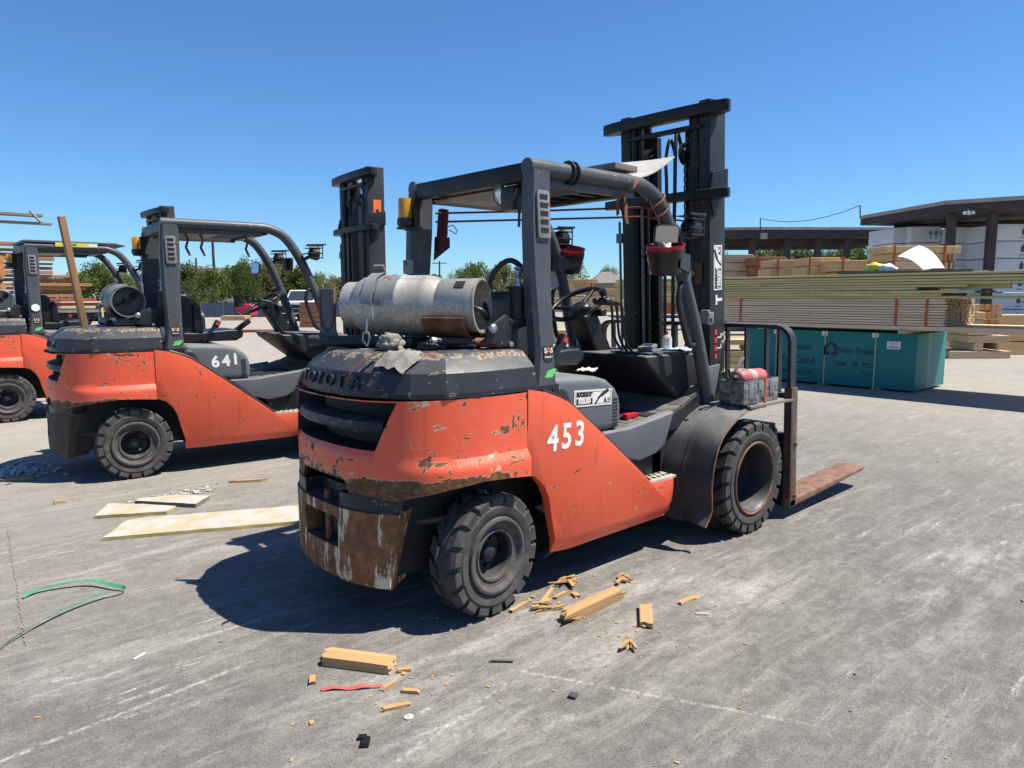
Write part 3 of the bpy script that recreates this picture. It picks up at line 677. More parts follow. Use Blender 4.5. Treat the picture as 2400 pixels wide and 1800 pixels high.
        for k in range(5): mb.prism([(-.024, -.088+k*.040), (.024, -.088+k*.040), (.027, -.064+k*.040), (-.027, -.064+k*.040)], 2, .0078, .0095)
        mb.xf(F).build('vent_slots', M['hole'], vo, smooth=0)
        mb = MB(); mb.box((.345, s*.598, 1.05), (.16, .012, .05)); mb.tube([(.31, s*.6, 1.05), (.31, s*.608, 1.05)], .012, 8); mb.tube([(.385, s*.6, 1.05), (.385, s*.608, 1.05)], .012, 8); P(mb, 'post_foot', 'black_sat', po, bevel=.004)
    for s in (-1, 1): mb = MB(); mb.box((.80, s*.462, 2.072), (.70, .03, .05)); P(mb, 'roof_rail', 'post', bevel=.006)
    mb = MB(); mb.box((.345, 0, 2.108), (.06, .90, .088)); P(mb, 'rear_crossbeam', 'black', bevel=.006)
    mb = MB(); mb.box((1.17, 0, 2.10), (.08, .92, .07)); P(mb, 'front_crossbeam', 'black', bevel=.006)
    for k in range(6): q = MB(); q.box((.76, -.35+.14*k, 2.105), (.76, .028, .05)); P(q, 'roof_bar', 'charcoal')
    mb = MB(); mb.box((.60, 0, 2.062), (.42, .80, .012)); P(mb, 'roof_liner', 'black_sat')
    # grab handle, work lamps, mirror
    for s in (-1, 1):
        mb = MB(); mb.tube(spline([(1.60, s*.51, 1.60), (1.535, s*.53, 1.555), (1.515, s*.535, 1.46), (1.56, s*.55, 1.30), (1.59, s*.555, 1.225), (1.64, s*.545, 1.20), (1.73, s*.535, 1.21)], 5), .017, 8); P(mb, 'grab_handle', 'black_sat', smooth=60)
        lx, ly, lz = 1.61, s*.54, 1.905
        e = bpy.data.objects.new('work_lamp', None); COL.objects.link(e); e.parent = root
        mb = MB(); mb.lathe([(.03, -.05), (.055, -.03), (.062, .02), (.06, .035)], (lx, ly, lz), (1, 0, -.1), 16); P(mb, 'lamp_housing', 'black_sat', e, smooth=40)
        mb = MB(); mb.lathe([(.058, .034), (.03, .044), (0, .046)], (lx, ly, lz), (1, 0, -.1), 16); P(mb, 'lamp_lens', 'lens', e, smooth=60)
        mb = MB()
        for zz in (.05, .0, -.04): mb.tube([(lx-.07, ly-.055, lz+zz), (lx+.06, ly-.055, lz+zz), (lx+.06, ly+.055, lz+zz), (lx-.07, ly+.055, lz+zz)], .005, 6)
        mb.tube([(lx-.09, ly-.06, lz+.075), (lx+.10, ly-.04, lz+.085)], .007, 6); mb.box((lx, ly, lz+.072), (.14, .11, .006))
        for yy in (-.055, .055): mb.tube([(lx+.06, ly+yy, lz+.07), (lx+.06, ly+yy, lz-.05)], .005, 6)
        P(mb, 'lamp_guard', 'black_sat', e)
        mb = MB(); mb.bar((lx-.03, ly, lz-.02), (1.50, s*.50, 1.84), .03, .03); mb.tube(spline([(lx-.06, ly, lz), (lx-.12, ly, lz-.02), (lx-.08, ly, lz-.12), (1.55, s*.51, 1.74)], 4), .006, 6); P(mb, 'lamp_bracket', 'black_sat', e)
    # ---- lamp between the rear posts
    e = bpy.data.objects.new('rear_lamp', None); COL.objects.link(e); e.parent = root
    mb = MB(); mb.lathe([(.05, .07), (.052, .0), (.055, -.03)], (.40, -.22, 2.03), (1, -.1, .25), 16); P(mb, 'lamp_housing', 'greymet', e, smooth=40)
    mb = MB(); mb.lathe([(.052, -.025), (.03, -.04), (0, -.043)], (.40, -.22, 2.03), (1, -.1, .25), 16); P(mb, 'lamp_lens', 'lens', e, smooth=60)
    mb = MB(); mb.box((.40, -.30, 2.0), (.10, .10, .12)); P(mb, 'lamp_bracket', 'black_sat', e, bevel=.01)
    # amber beacon on the left post
    e = bpy.data.objects.new('beacon', None); COL.objects.link(e); e.parent = root
    bx, by = .255, .475
    mb = MB(); mb.lathe([(.040, 0), (.040, .004), (.038, .10), (.034, .112), (0, .118)], (bx, by, 1.955), (0, 0, 1), 20); P(mb, 'beacon_lens', 'amber', e, smooth=50)
    mb = MB(); mb.lathe([(.012, 0), (.016, .03), (.006, .07), (0, .075)], (bx, by, 1.96), (0, 0, 1), 10); P(mb, 'beacon_reflector', 'steel', e, smooth=60)
    mb = MB(); mb.lathe([(.046, 0), (.048, -.03), (.04, -.05)], (bx, by, 1.955), (0, 0, 1), 20); mb.box((bx+.03, by, 1.90), (.12, .10, .012)); mb.box((.30, by, 1.98), (.04, .11, .18)); P(mb, 'beacon_base', 'black_sat', e, bevel=.003)
    mb = MB(); mb.box((.285, .50, 1.52), (.004, .10, .22)); wl = P(mb, 'warning_label', 'decal')
    mb = MB(); mb.box((.2825, .50, 1.60), (.001, .10, .03)); P(mb, 'label_band', 'inkorange', wl)
    mb = MB()
    for k in range(7): mb.box((.2822, .50, 1.565-.021*k), (.001, .08-.012*(k % 3), .008))
    P(mb, 'label_lines', 'ink', wl)
    mb = MB(); mb.box((.285, .50, 1.68), (.004, .10, .08)); P(mb, 'warning_label', 'greymet')
    # ---- mast, tilted back about its pivot
    T = Matrix.Translation((2.2+mdx, 0, .36)) @ Matrix.Rotation(R(tilt), 4, 'Y') @ Matrix.Translation((-2.2, 0, -.36))
    mt = bpy.data.objects.new('mast', None); COL.objects.link(mt); mt.parent = root
    Q = lambda mb, n, m, par=mt, **k: mb.xf(T).build(n, M[m] if isinstance(m, str) else [M[q] for q in m], par, **k)
    ht = mast_top
    for s in (-1, 1):
        x1, x2 = 2.17, 2.35
        mb = MB(); mb.prism([(x1, s*.368), (x2, s*.368), (x2, s*.285), (x2-.03, s*.285), (x2-.03, s*.335), (x1+.03, s*.335), (x1+.03, s*.285), (x1, s*.285)], 2, .10, ht); oc = Q(mb, 'outer_channel', 'mastface', bevel=.004)
        mb = MB(); mb.prism([(x1+.02, s*.325), (x2-.035, s*.325), (x2-.035, s*.20), (x2-.06, s*.20), (x2-.06, s*.275), (x1+.045, s*.275), (x1+.045, s*.195), (x1+.02, s*.195)], 2, .14, ht-.06); Q(mb, 'inner_channel', 'black', bevel=.003)
        mb = MB(); mb.tube([(2.185, s*.255, .2), (2.185, s*.255, ht-.62)], .036, 14); mb.tube([(2.185, s*.255, ht-.66), (2.185, s*.255, ht-.58)], .044, 14); mb.tube([(2.185, s*.255, ht-.6), (2.185, s*.255, ht-.10)], .024, 12); mb.tube([(2.185, s*.255, ht-.42), (2.185, s*.255, ht-.30)], .036, 12); Q(mb, 'lift_cylinder', 'black', smooth=50)
        mb = MB()
        yc = s*.16; z = .7
        k = 0
        while z < ht-.33:
            if k % 2: mb.box((2.20, yc-.010, z), (.012, .004, .040)); mb.box((2.20, yc+.010, z), (.012, .004, .040))
            else: mb.box((2.20, yc, z), (.014, .014, .040))
            z += .030; k += 1
        mb2 = mb; Q(mb2, 'lift_chain', 'black_sat')
        mb = MB(); mb.lathe([(.075, -.022), (.075, -.014), (.055, -.010), (.055, .010), (.075, .014), (.075, .022)], (2.235, s*.15, ht-.31), (0, 1, 0), 24); mb.lathe([(.03, -.03), (.03, .03)], (2.235, s*.15, ht-.31), (0, 1, 0), 12); Q(mb, 'chain_pulley', 'black', smooth=30)
        mb = MB(); mb.box((2.285, s*.20, (ht+.1)/2), (.05, .17, ht-.42)); Q(mb, 'inner_rail', 'black', bevel=.004)
        if s > 0: continue
        mb = MB(); mb.tube(spline([(2.16, s*.10+.03, .6), (2.16, s*.10+.02, 1.6), (2.16, s*.10+.0, 2.2), (2.17, s*.08-.02, ht-.30), (2.22, s*.08, ht-.16), (2.28, s*.08, ht-.28)], 6), .013, 8); mb.tube(spline([(2.15, s*.04+.03, .6), (2.15, s*.04+.02, 1.6), (2.15, s*.04, 2.2), (2.16, s*.03, ht-.34), (2.21, s*.03, ht-.2), (2.27, s*.03, ht-.3)], 6), .012, 8); Q(mb, 'mast_hose', 'black_sat', smooth=60)
    mb = MB(); mb.tube([(2.175, .19, .6), (2.175, .19, ht-.62)], .012, 8); mb.tube([(2.19, .405, .6), (2.18, .402, ht-.72)], .010, 8); mb.box((2.19, .40, ht-.84), (.05, .05, .07)); Q(mb, 'guide_rail', 'plank_grey' if False else 'greymet')
    # tie beams with rounded wings
    for zc, hh, nm in ((ht-.065, .072, 'top_tie_beam'), (ht-.60, .06, 'middle_tie_beam')):
        oo = [(2.135, -.50), (2.15, -.515), (2.20, -.50), (2.27, -.39), (2.25, -.36), (2.20, -.36), (2.20, .36), (2.25, .36), (2.27, .39), (2.20, .50), (2.15, .515), (2.135, .50), (2.105, .40), (2.09, .2), (2.09, -.2), (2.105, -.40)]
        mb = MB(); mb.prism(oo, 2, zc-hh/2, zc+hh/2); Q(mb, nm, 'black', bevel=.008, seg=2)
    for s in (-1, 1):
        mb = MB(); mb.prism([(2.14, ht-.57), (2.17, ht-.46), (2.35, ht-.43), (2.35, ht-.57)], 1, s*.372, s*.392); mb.prism([(2.16, ht-.62), (2.30, ht-.62), (2.27, ht-.70), (2.20, ht-.74)], 1, s*.372, s*.38); Q(mb, 'gusset_plate', 'black', bevel=.004)
    for q_ in (((2.17, 0, ht-.16), (.05, .62, .03)), ((2.20, 0, .25), (.08, .70, .12)), ((2.2, 0, 1.0), (.06, .66, .07))): mb = MB(); mb.box(*q_); Q(mb, 'cross_member', 'black', bevel=.005)
    # white maker's name up the right channel
    F = T @ face_frame((2.262, -.3695, 1.02 if main else 1.17), (0, 0, 1), (-1, 0, 0))
    if main: text('lettering', 'T', M['white'], .10, T @ face_frame((2.282, -.3695, 1.475), (0, 0, 1), (-1, 0, 0)), mt, .0004, .005)
    else: text('lettering', 'TOYOTA', M['white'], .13, T @ face_frame((2.262, -.3695, 1.25), (0, 0, 1), (-1, 0, 0)), mt, .0004, .004)
    # ---- carriage, backrest and forks
    cg = bpy.data.objects.new('carriage', None); COL.objects.link(cg); cg.parent = root
    mb = MB(); mb.box((2.385, 0, .52), (.05, 1.40, .12)); mb.box((2.385, 0, .16), (.05, 1.40, .12)); mb.box((2.36, -.25, .34), (.06, .10, .5)); mb.box((2.36, .25, .34), (.06, .10, .5)); mb.box((2.33, -.62, .60), (.10, .24, .10)); Q(mb, 'carriage_bars', 'black', cg, bevel=.006)
    mb = MB(); mb.tube([(2.38, -.60, .30), (2.38, .6, .30)], .035, 12); mb.box((2.375, -.70, .37), (.09, .05, .48)); Q(mb, 'side_shifter', 'black', cg, bevel=.005)
    mb = MB(); mb.box((2.375, -.742, .38), (.02, .022, .46)); Q(mb, 'guide_strip', 'greymet', cg, bevel=.003)
    corner = [(-.815, .16), (-.815, 1.19)]+[(-.815+.10*(1-math.cos(t)), 1.19+.10*math.sin(t)) for t in (.4, .8, 1.2, math.pi/2)]
    pth = [(2.44, y, z) for y, z in corner]+[(2.44, 0, 1.29)]+[(2.44, -y, z) for y, z in reversed(corner)]
    mb = MB()
    rows = []
    for i, p in enumerate(pth):
        a_ = Vector(pth[max(i-1, 0)]); b_ = Vector(pth[min(i+1, len(pth)-1)]); t_ = (b_-a_).normalized(); nn = Vector((1, 0, 0)).cross(t_); p = Vector(p)
        rows.append([p+Vector((-.035, 0, 0))+nn*.012, p+Vector((.035, 0, 0))+nn*.012, p+Vector((.035, 0, 0))-nn*.012, p+Vector((-.035, 0, 0))-nn*.012])
    mb.grid(rows, closed=True); Q(mb, 'backrest_frame', 'charcoal', cg, smooth=30)
    for y in (-.727, -.636, -.487, -.34, -.195, -.05, .10, .25, .40, .55, .70): q = MB(); q.box((2.44, y, 1.06), (.045, .014, .45)); Q(q, 'backrest_bar', 'charcoal', cg)
    mb = MB(); mb.box((2.44, 0, .83), (.05, 1.60, .035)); Q(mb, 'backrest_rail', 'charcoal', cg, bevel=.003)
    for s in (-1, 1):
        f_ = bpy.data.objects.new('fork', None); COL.objects.link(f_); f_.parent = root
        y0, y1 = (s*.645, s*.838)
        mb = MB(); mb.prism([(2.405, .065), (2.48, .065), (2.487, .10), (2.487, .885), (2.405, .89)], 1, s*.782, y1); Q(mb, 'shank', 'shank', f_, bevel=.006)
        mb = MB(); mb.box((2.445, s*.712, .32), (.06, .13, .50)); Q(mb, 'heel_block', 'black', f_, bevel=.006)
        mb = MB()
        xs = [2.41, 2.8, 3.3, 3.6, 3.67]; th = [.045, .040, .030, .020, .010]; rows = []
        for x_2, t2 in zip(xs, th):
            k2 = .0 if x_2 < 3.62 else .02
            rows.append([(x_2, lerp(y0, y1, 0)+s*k2, .068), (x_2, y1-s*k2, .068), (x_2, y1-s*k2, .068+t2), (x_2, y0+s*k2, .068+t2)])
        mb.grid(rows, closed=True); mb.f.append((len(mb.v)-4, len(mb.v)-3, len(mb.v)-2, len(mb.v)-1)); mb.m.append(0)
        Q(mb, 'blade', 'fork', f_, bevel=.004, smooth=30)
        for zb_2 in (.50, .14): mb = MB(); mb.lathe([(.014, 0), (.014, .012), (0, .014)], (2.46, y1, zb_2), (0, s, 0), 8); Q(mb, 'fork_bolt', 'rust', f_)
    # ---- gas bottle bracket on the hood
    d = Vector((math.cos(tang), math.sin(tang), 0)); e_ = Vector((-d.y, d.x, 0)); tc = Vector(tankc); U = Vector((0, 0, 1))
    br = bpy.data.objects.new('bottle_bracket', None); COL.objects.link(br); br.parent = root
    mb = MB(); mb.tube([tc-d*.53-e_*.12-U*.175, tc+d*.05-e_*.12-U*.185], .028, 12); mb.tube([tc-d*.45+e_*.08-U*.18, tc+d*.40+e_*.08-U*.18], .02, 10); mb.box(tc-U*.19, (.70, .20, .012), Matrix((d, e_, U)).transposed()); P(mb, 'bracket_rail', 'charcoal', br, smooth=40)
    mb = MB(); B3 = Matrix((d, e_, U)).transposed()
    vs = [(-.47, .0, -.18), (-.37, .0, -.18), (-.37, .0, .09), (-.47, .0, .09)]
    mb.prism([(-.52, -.20), (-.37, -.20), (-.39, -.16), (-.402, -.12), (-.402, .085), (-.49, .085), (-.49, -.12)], 1, -.09, -.075)
    mb.v = [tuple(tc+B3 @ Vector(v)) for v in mb.v]; P(mb, 'end_plate', 'plastic', br, bevel=.003)
    mb = MB(); uu = [(-.486, .08), (-.486, -.05), (-.476, -.10), (-.446, -.13), (-.416, -.10), (-.406, -.05), (-.406, .08)]
    mb.tube([tc+B3 @ Vector((a_, -.091, b_)) for a_, b_ in uu], .006, 6); P(mb, 'weld_bead', 'rust', br)
    mb = MB(); tr = [(math.cos(t)*.158, math.sin(t)*.158) for t in [R(200+i*14) for i in range(11)]]
    mb.grid([[tc+d*(.10+.22*i)+e_*a_+U*b_ for a_, b_ in tr] for i in range(2)]); P(mb, 'cradle', 'rust' if main else 'charcoal', br, solid=.005, smooth=60)
    # strap round the bottle with its buckle
    rt = .1535; st = [(math.cos(t)*rt, math.sin(t)*rt) for t in [R(-80+i*10) for i in range(27)]]
    mb = MB(); mb.grid([[tc-d*(.10+.045*i)+e_*a_+U*b_ for a_, b_ in st] for i in range(2)]); P(mb, 'strap_band', 'greymet', br, solid=.003, smooth=60)
    mb = MB(); sec = [(math.cos(t)*(rt+.012), math.sin(t)*(rt+.012)) for t in [R(95+i*9) for i in range(10)]]
    mb.grid([[tc-d*(.155+.055*i)+e_*a_+U*b_ for a_, b_ in sec] for i in range(2)]); mb.bar(tc-d*.18-e_*.01+U*.172, tc-d*.18-e_*.03+U*.20, .055, .01); P(mb, 'strap_latch', 'greymet', br, solid=.006, smooth=60)
    q0 = tc-d*.18-e_*.172-U*.005
    mb = MB(); mb.tube([q0+d*.035, q0+d*.04-U*.05, q0+d*.01-U*.055, q0+d*.005-U*.10, q0-U*.13], .005, 6); mb.tube([q0-U*.12-d*.012, q0-U*.16-d*.018, q0-U*.19+d*.005], .006, 6); mb.tube([q0-U*.12+d*.012, q0-U*.15+d*.02, q0-U*.19+d*.008], .006, 6); P(mb, 'strap_hook', 'steel', br)
    # hinge on the right post
    hx = (.30, -.43)
    mb = MB(); mb.tube([(hx[0], hx[1], 1.39), (hx[0], hx[1], 1.545)], .042, 18); mb.lathe([(.058, 0), (.06, .008), (.05, .012)], (hx[0], hx[1], 1.545), (0, 0, 1), 18); P(mb, 'hinge_post', 'charcoal', br, smooth=40)
    mb = MB(); mb.lathe([(.022, 0), (.022, .012), (.012, .016), (.012, .04), (.017, .045), (.012, .055), (.012, .075), (.022, .085), (.02, .095), (0, .097)], (hx[0], hx[1]-.01, 1.557), (0, 0, 1), 14); P(mb, 'hinge_pin', 'steel', br, smooth=40)
    mb = MB(); mb.prism([(.06, 1.29), (.20, 1.26), (.22, 1.30), (.24, 1.34), (.36, 1.37), (.36, 1.40), (.22, 1.40), (.19, 1.42), (.08, 1.36)], 1, -.475, -.455); mb.box((.28, -.43, 1.385), (.14, .10, .022)); mb.prism([(.19, 1.25), (.36, 1.25), (.36, 1.39), (.20, 1.39)], 1, -.40, -.38); P(mb, 'hinge_plate', 'charcoal', br, bevel=.004)
    mb = MB(); mb.lathe([(.024, 0), (.024, .01), (.016, .018), (0, .02)], (.10, -.475, 1.355), (0, -1, 0), 16); mb.lathe([(.016, 0), (.014, .012), (0, .016)], (.215, -.475, 1.275), (0, -1, 0), 12); P(mb, 'hinge_bolt', 'steel', br, smooth=50)
    return root, T
# ---------------------------------------------------------------- the three forklifts
def gas_bottle(name, label, c, ang, mat, L=.72, D=.297, group='gas bottles on the forklifts'):
    d = Vector((math.cos(ang), math.sin(ang), 0)); r = D/2
    root = empty(name, c, ang, label, 'gas bottle', group)
    mb = MB(); h = L/2
    # body: foot ring, domed shell, weld bead, collar
    mb.lathe([(.112, -h), (.118, -h), (.118, -h+.075), (.112, -h+.075)], axis=(1, 0, 0), seg=40, closed=True)
    pr = [(0, -h+.05), (.10, -h+.055), (.125, -h+.07), (.141, -h+.10), (r, -h+.15), (r, -.055), (r+.004, -.05), (r+.004, -.04), (r, -.035), (r, h-.28), (.143, h-.245), (.133, h-.222), (.130, h-.205), (.127, h-.20), (.05, h-.19), (0, h-.188)]
    mb.lathe(pr, axis=(1, 0, 0), seg=48); mb.build('shell', M[mat], root, smooth=40)
    mb = MB(); mb.lathe([(.126, h-.205), (.130, h-.20), (.130, h-.012), (.134, h-.008), (.134, h), (.122, h), (.122, h-.195)], axis=(1, 0, 0), seg=48); mb.build('collar', M[mat], root, smooth=40)
    mb = MB(); mb.box((h-.085, -.083, .1005), (.05, .045, .004), (R(39.5), 0, 0)); mb.build('collar_window', M['hole'], root)
    mb = MB(); mb.lathe([(.03, 0), (.03, .03), (.015, .04), (.015, .09), (.03, .1), (.03, .12), (0, .12)], (h-.19, 0, 0), (1, 0, 0), 14); mb.tube([(h-.12, 0, 0), (h-.12, -.08, -.03)], .012, 8); mb.lathe([(.03, 0), (.03, .03), (0, .03)], (h-.19, .06, .05), (1, 0, 0), 14); mb.build('valve', M['rimdark'], root, smooth=40)
    return root
TC = (-.072, -.082, 1.464); TA = R(-60)
fk, TM = forklift('forklift', (0, 0, 0), 0, 'scraped orange forklift numbered 453 with wide front fenders and rusty bumper', True, tankc=TC, tang=TA)
P1 = lambda mb, n, m, par=fk, **k: mb.build(n, M[m], par, **k)
gb1 = gas_bottle('gas_bottle', 'speckled bare aluminium gas bottle swung out on the hood of forklift 453', TC, TA, 'alu')
M['fadeblue'] = simple('faded_blue_print', (.20, .26, .36), .6, 0, .35, 60)
for k_, (st_, xx_) in enumerate((('SU', -.19),)):
    t_ = text('faded_lettering', st_, M['fadeblue'], .075, Matrix.Identity(4), gb1, .0003, .002)
    for v in t_.data.vertices:
        a_ = R(128)-v.co.y/.149; v.co = Vector((v.co.x+xx_, math.cos(a_)*.1493, math.sin(a_)*.1493))
    for v in t_.data.vertices: v.co.y *= 1
mb = MB(); mb.tube(spline([(.06, -.32, 1.46), (.11, -.38, 1.44), (.17, -.36, 1.40), (.205, -.30, 1.47), (.25, -.31, 1.62), (.30, -.38, 1.685), (.36, -.43, 1.62), (.37, -.45, 1.50)], 6), .014, 8); P1(mb, 'gas_hose', 'black_sat', smooth=60)
mb = MB(); mb.tube([(-.13, -.33, 1.30), (.06, -.40, 1.29)], .018, 10); P1(mb, 'gas_strut', 'charcoal', smooth=50)
mb = MB(); mb.tube([(.05, -.40, 1.29), (.17, -.46, 1.28)], .022, 10); P1(mb, 'strut_sleeve', 'rust', smooth=50)
mb = MB(); mb.lathe([(.02, 0), (.022, .02), (0, .03)], (-.13, -.33, 1.30), (-1, .2, 0), 10); P1(mb, 'strut_end', 'steel', smooth=50)
# number stencilled on the right panel, slightly uneven
for ch, x, z, dz in (('4', .350, .812, -.006), ('5', .447, .806, 0), ('3', .543, .800, .006)):
    text('number', ch, M['white_worn'], .178, face_frame((x, -.6362, z+dz), (1, 0, -.06), (0, 0, 1)), fk, .0006, .004, sx=.86)
sd_ = [o for o in fk.children if o.name.startswith('seat_deck')][0]
sticker_buckle(sd_, face_frame((.732, -.5562, .970), (1, 0, -.045), (0, 0, 1)), .30, .088)
mst = [o for o in fk.children if o.name.startswith('mast')][0]
sticker_buckle(mst, TM @ face_frame((2.263, -.3690, 1.69), (0, 0, 1), (-1, 0, 0)), .30, .098)
F = TM @ face_frame((2.263, -.3690, 1.19), (0, 0, 1), (-1, 0, 0))
text('lettering', 'L  L', M['decal'], .07, F @ Matrix.Translation((0, -.025, 0)), mst, .0004, .001); text('lettering', 'c  c', M['decal'], .05, F @ Matrix.Translation((.02, -.06, 0)), mst, .0004, .001)
for k in range(4):
    mb = MB(); mb.box((-.10+.055*k, .02, .0004), (.035, .03, .0006)); mb.xf(F).build('label_print', M['inkred'], mst, smooth=0)
small_stickers(fk, .362, -.589, 1.235, 1.13)
# rusty plate with a bolt on the mast, and a clamp
mb = MB(); mb.box((2.155, -.25, 1.66), (.008, .13, .15)); rp = mb.xf(TM).build('lock_plate', M['rust'], mst, bevel=.002)
mb = MB(); mb.lathe([(.02, 0), (.02, .012), (.012, .014), (.012, .035), (0, .035)], (2.15, -.25, 1.66), (-1, 0, 0), 8); mb.bar((2.13, -.25, 1.66), (2.13, -.235, 1.61), .012, .02); mb.xf(TM).build('lock_bolt', M['steel'], rp)
mb = MB(); mb.box((2.15, -.345, 1.36), (.06, .10, .075)); mb.box((2.13, -.36, 1.405), (.03, .06, .02)); mb.box((2.14, -.385, 1.34), (.05, .02, .05)); mb.xf(TM).build('mast_clamp', M['greymet'], mst, bevel=.005)
mb = MB(); mb.prism([(1.845, .825), (1.96, .83), (2.02, 1.06), (1.87, 1.05), (1.80, .98)], 1, -.52, -.50); P1(mb, 'pillar_gusset', 'plastic', bevel=.004)
# mirror on the right front pillar
me_ = bpy.data.objects.new('mirror', None); COL.objects.link(me_); me_.parent = fk
F = face_frame((1.40, -.52, 1.858), (.86, -.50, 0), (-.10, -.14, 1))
oo = [(.078*a, .060*b) for a, b in ((-.8, -1), (.8, -1), (1, -.75), (1, .75), (.8, 1), (-.8, 1), (-1, .75), (-1, -.75))]
mb = MB(); mb.prism(oo, 2, -.012, .006); mb.xf(F).build('mirror_shell', M['black_sat'], me_, bevel=.005)
mb = MB(); mb.prism([(a*.9, b*.88) for a, b in oo], 2, .006, .0075); mb.xf(F).build('mirror_pane', M['mirror'], me_, smooth=0)
mb = MB(); mb.tube([(1.41, -.505, 1.855), (1.49, -.495, 1.84)], .01, 8); P1(mb, 'mirror_arm', 'black_sat', me_)
mb = MB(); mb.prism([(1.50, 1.55), (1.40, 1.66), (1.40, 1.84), (1.52, 1.92), (1.60, 1.75), (1.62, 1.60)], 1, .50, .51); P1(mb, 'pillar_board', 'cardb', smooth=0)
# cables and straps lashed round the roof
for xx in (.60, .635):
    mb = MB(); mb.tube([(xx, -.485+math.cos(t)*.052, 2.128+math.sin(t)*.054) for t in [2*math.pi*k/14 for k in range(14)]], .008, 6, closed=True); P1(mb, 'cable_tie', 'black_sat')
def band(pts, w_, m, name, par=fk, up=(0, 0, 1)):
    mb = MB(); P_ = [Vector(p) for p in pts]; rows = []
    for i, p in enumerate(P_):
        t = (P_[min(i+1, len(P_)-1)]-P_[max(i-1, 0)]).normalized(); x = t.cross(Vector(up)).normalized()
        rows.append([p-x*w_/2, p+x*w_/2])
    mb.grid(rows); return mb.build(name, M[m], par, solid=.0015, smooth=60)
band([(1.13, -.40, 2.23), (1.12, -.44, 2.19), (1.10, -.535, 2.14), (1.06, -.545, 2.09), (1.02, -.50, 2.06)], .028, 'strap_rust', 'lashing_strap')
band([(1.02, -.50, 2.06), (1.0, -.48, 2.02), (1.03, -.46, 1.95)], .028, 'strap_rust', 'lashing_strap', up=(0, 1, 0))
band([(1.03, -.50, 2.06), (1.05, -.50, 2.0), (1.03, -.52, 1.93), (1.045, -.52, 1.90)], .026, 'strap_rust', 'lashing_strap', up=(0, 1, 0))
for z0, z1, xx in ((1.995, 2.09, 1.325), (1.945, 2.04, 1.375)):
    mb = MB(); mb.tube([(xx-.02, -.45, z0+.02), (.95, .1, z0+.02), (.45, .45, z0-.0)], .006, 6); mb.tube([(xx+math.cos(t)*.055, -.489+math.sin(t)*.052, z0+.05+math.cos(t)*.045) for t in [2*math.pi*k/16 for k in range(16)]], .008, 6, closed=True); P1(mb, 'lashing_line', 'strap_rust')
band([(.42, -.30, 2.06), (.43, -.31, 1.98), (.425, -.31, 1.86)], .018, 'black_sat', 'hanging_strap', up=(0, 1, 0))
band([(.50, -.40, 2.05), (.53, -.41, 2.0), (.54, -.41, 1.98)], .02, 'strap_or', 'hanging_strap', up=(0, 1, 0))
M['pouch'] = simple('dark_red_pouch', (.10, .012, .014), .7, 0, .4, 20)
# tool pouch on the left post
mb = MB(); mb.box((.50, .45, 1.90), (.05, .05, .25), (0, .1, 0)); mb.box((.50, .42, 1.94), (.03, .02, .16)); P1(mb, 'tool_pouch', 'pouch', bevel=.012)
mb = MB(); mb.tube([(.52, .42, 1.92), (.56, .42, 1.93), (.59, .42, 1.90), (.58, .42, 1.88), (.53, .42, 1.90)], .003, 6); P1(mb, 'pouch_ring', 'black_sat')
mb = MB(); mb.prism([(.44, 1.72), (.56, 1.80), (.56, 1.86), (.45, 1.86)], 1, .455, .46); P1(mb, 'post_bracket', 'black', smooth=0)
# second and third truck
fk2, T2 = forklift('forklift', (-.455, 3.97, 0), R(-7), 'orange forklift numbered 641 with plain rims and dusty dark bumper', False, cw='orange_cw2', pan='orange2', bump='bumper2', tankc=(.05, -.02, 1.47), tyre='rubber2', steer=.05, mast_top=2.79, tilt=0, mdx=.07)
for ch, x, dz in (('6', .675, -.01), ('4', .765, -.006), ('1', .845, .006)):
    text('number', ch, M['white'], .135, face_frame((x, -.5562, .945+dz), (1, 0, .06), (0, 0, 1)), fk2, .0006, .005)
small_stickers(fk2, .362, -.589, 1.225, 1.12)
m2 = [o for o in fk2.children if o.name.startswith('mast')][0]
mb = MB(); mb.box((0, 0, 0), (.085, .0015, .26)); F2 = T2 @ Matrix.Translation((2.27, -.3695, 2.34)); st = mb.xf(F2).build('orange_notice', M['inkorange'], m2, smooth=0)
mb = MB(); mb.lathe([(.018, 0), (.018, .001), (0, .001)], (0, -.001, .02), (0, -1, 0), 12)
for k in range(6): mb.box((0, -.0012, -.03-.014*k), (.06, .0006, .003))
mb.xf(F2).build('notice_print', M['ink'], st, smooth=0)
for s in (-1, 1):
    mm = bpy.data.objects.new('mirror', None); COL.objects.link(mm); mm.parent = fk2
    F = face_frame((1.36, s*.52, 1.80), (.25, -.95, 0), (.1, .0, 1))
    mb = MB(); mb.prism(oo, 2, -.01, .006); mb.xf(F).build('mirror_shell', M['black_sat'], mm, bevel=.004)
    mb = MB(); mb.prism([(a*.88, b*.86) for a, b in oo], 2, .006, .0072); mb.xf(F).build('mirror_pane', M['mirror'], mm, smooth=0)
gas_bottle('gas_bottle', 'dull grey gas bottle lying on the hood of forklift 641', fk2.matrix_basis @ Vector((.05, -.02, 1.47)), R(-97), 'tankgrey')
for dx in (.5, .62, 1.0):
    band([(dx, -.44, 2.07), (dx+.03, -.45, 2.0), (dx+.01, -.45, 1.93), (dx+.04, -.45, 1.86)], .022, 'strap_rust', 'hanging_strap', fk2, up=(0, 1, 0))
fk3, T3 = forklift('forklift', (-.90, 7.95, 0), R(-1), 'orange forklift with a yellow clearance label on its roof, past forklift 641', False, cw='orange_cw2', pan='orange2', bump='bumper2', tankc=(.05, .0, 1.47), tyre='rubber2', steer=.0, mast_top=2.74, tilt=-2, mdx=-.17)
small_stickers(fk3, .362, -.589, 1.225, 1.12)
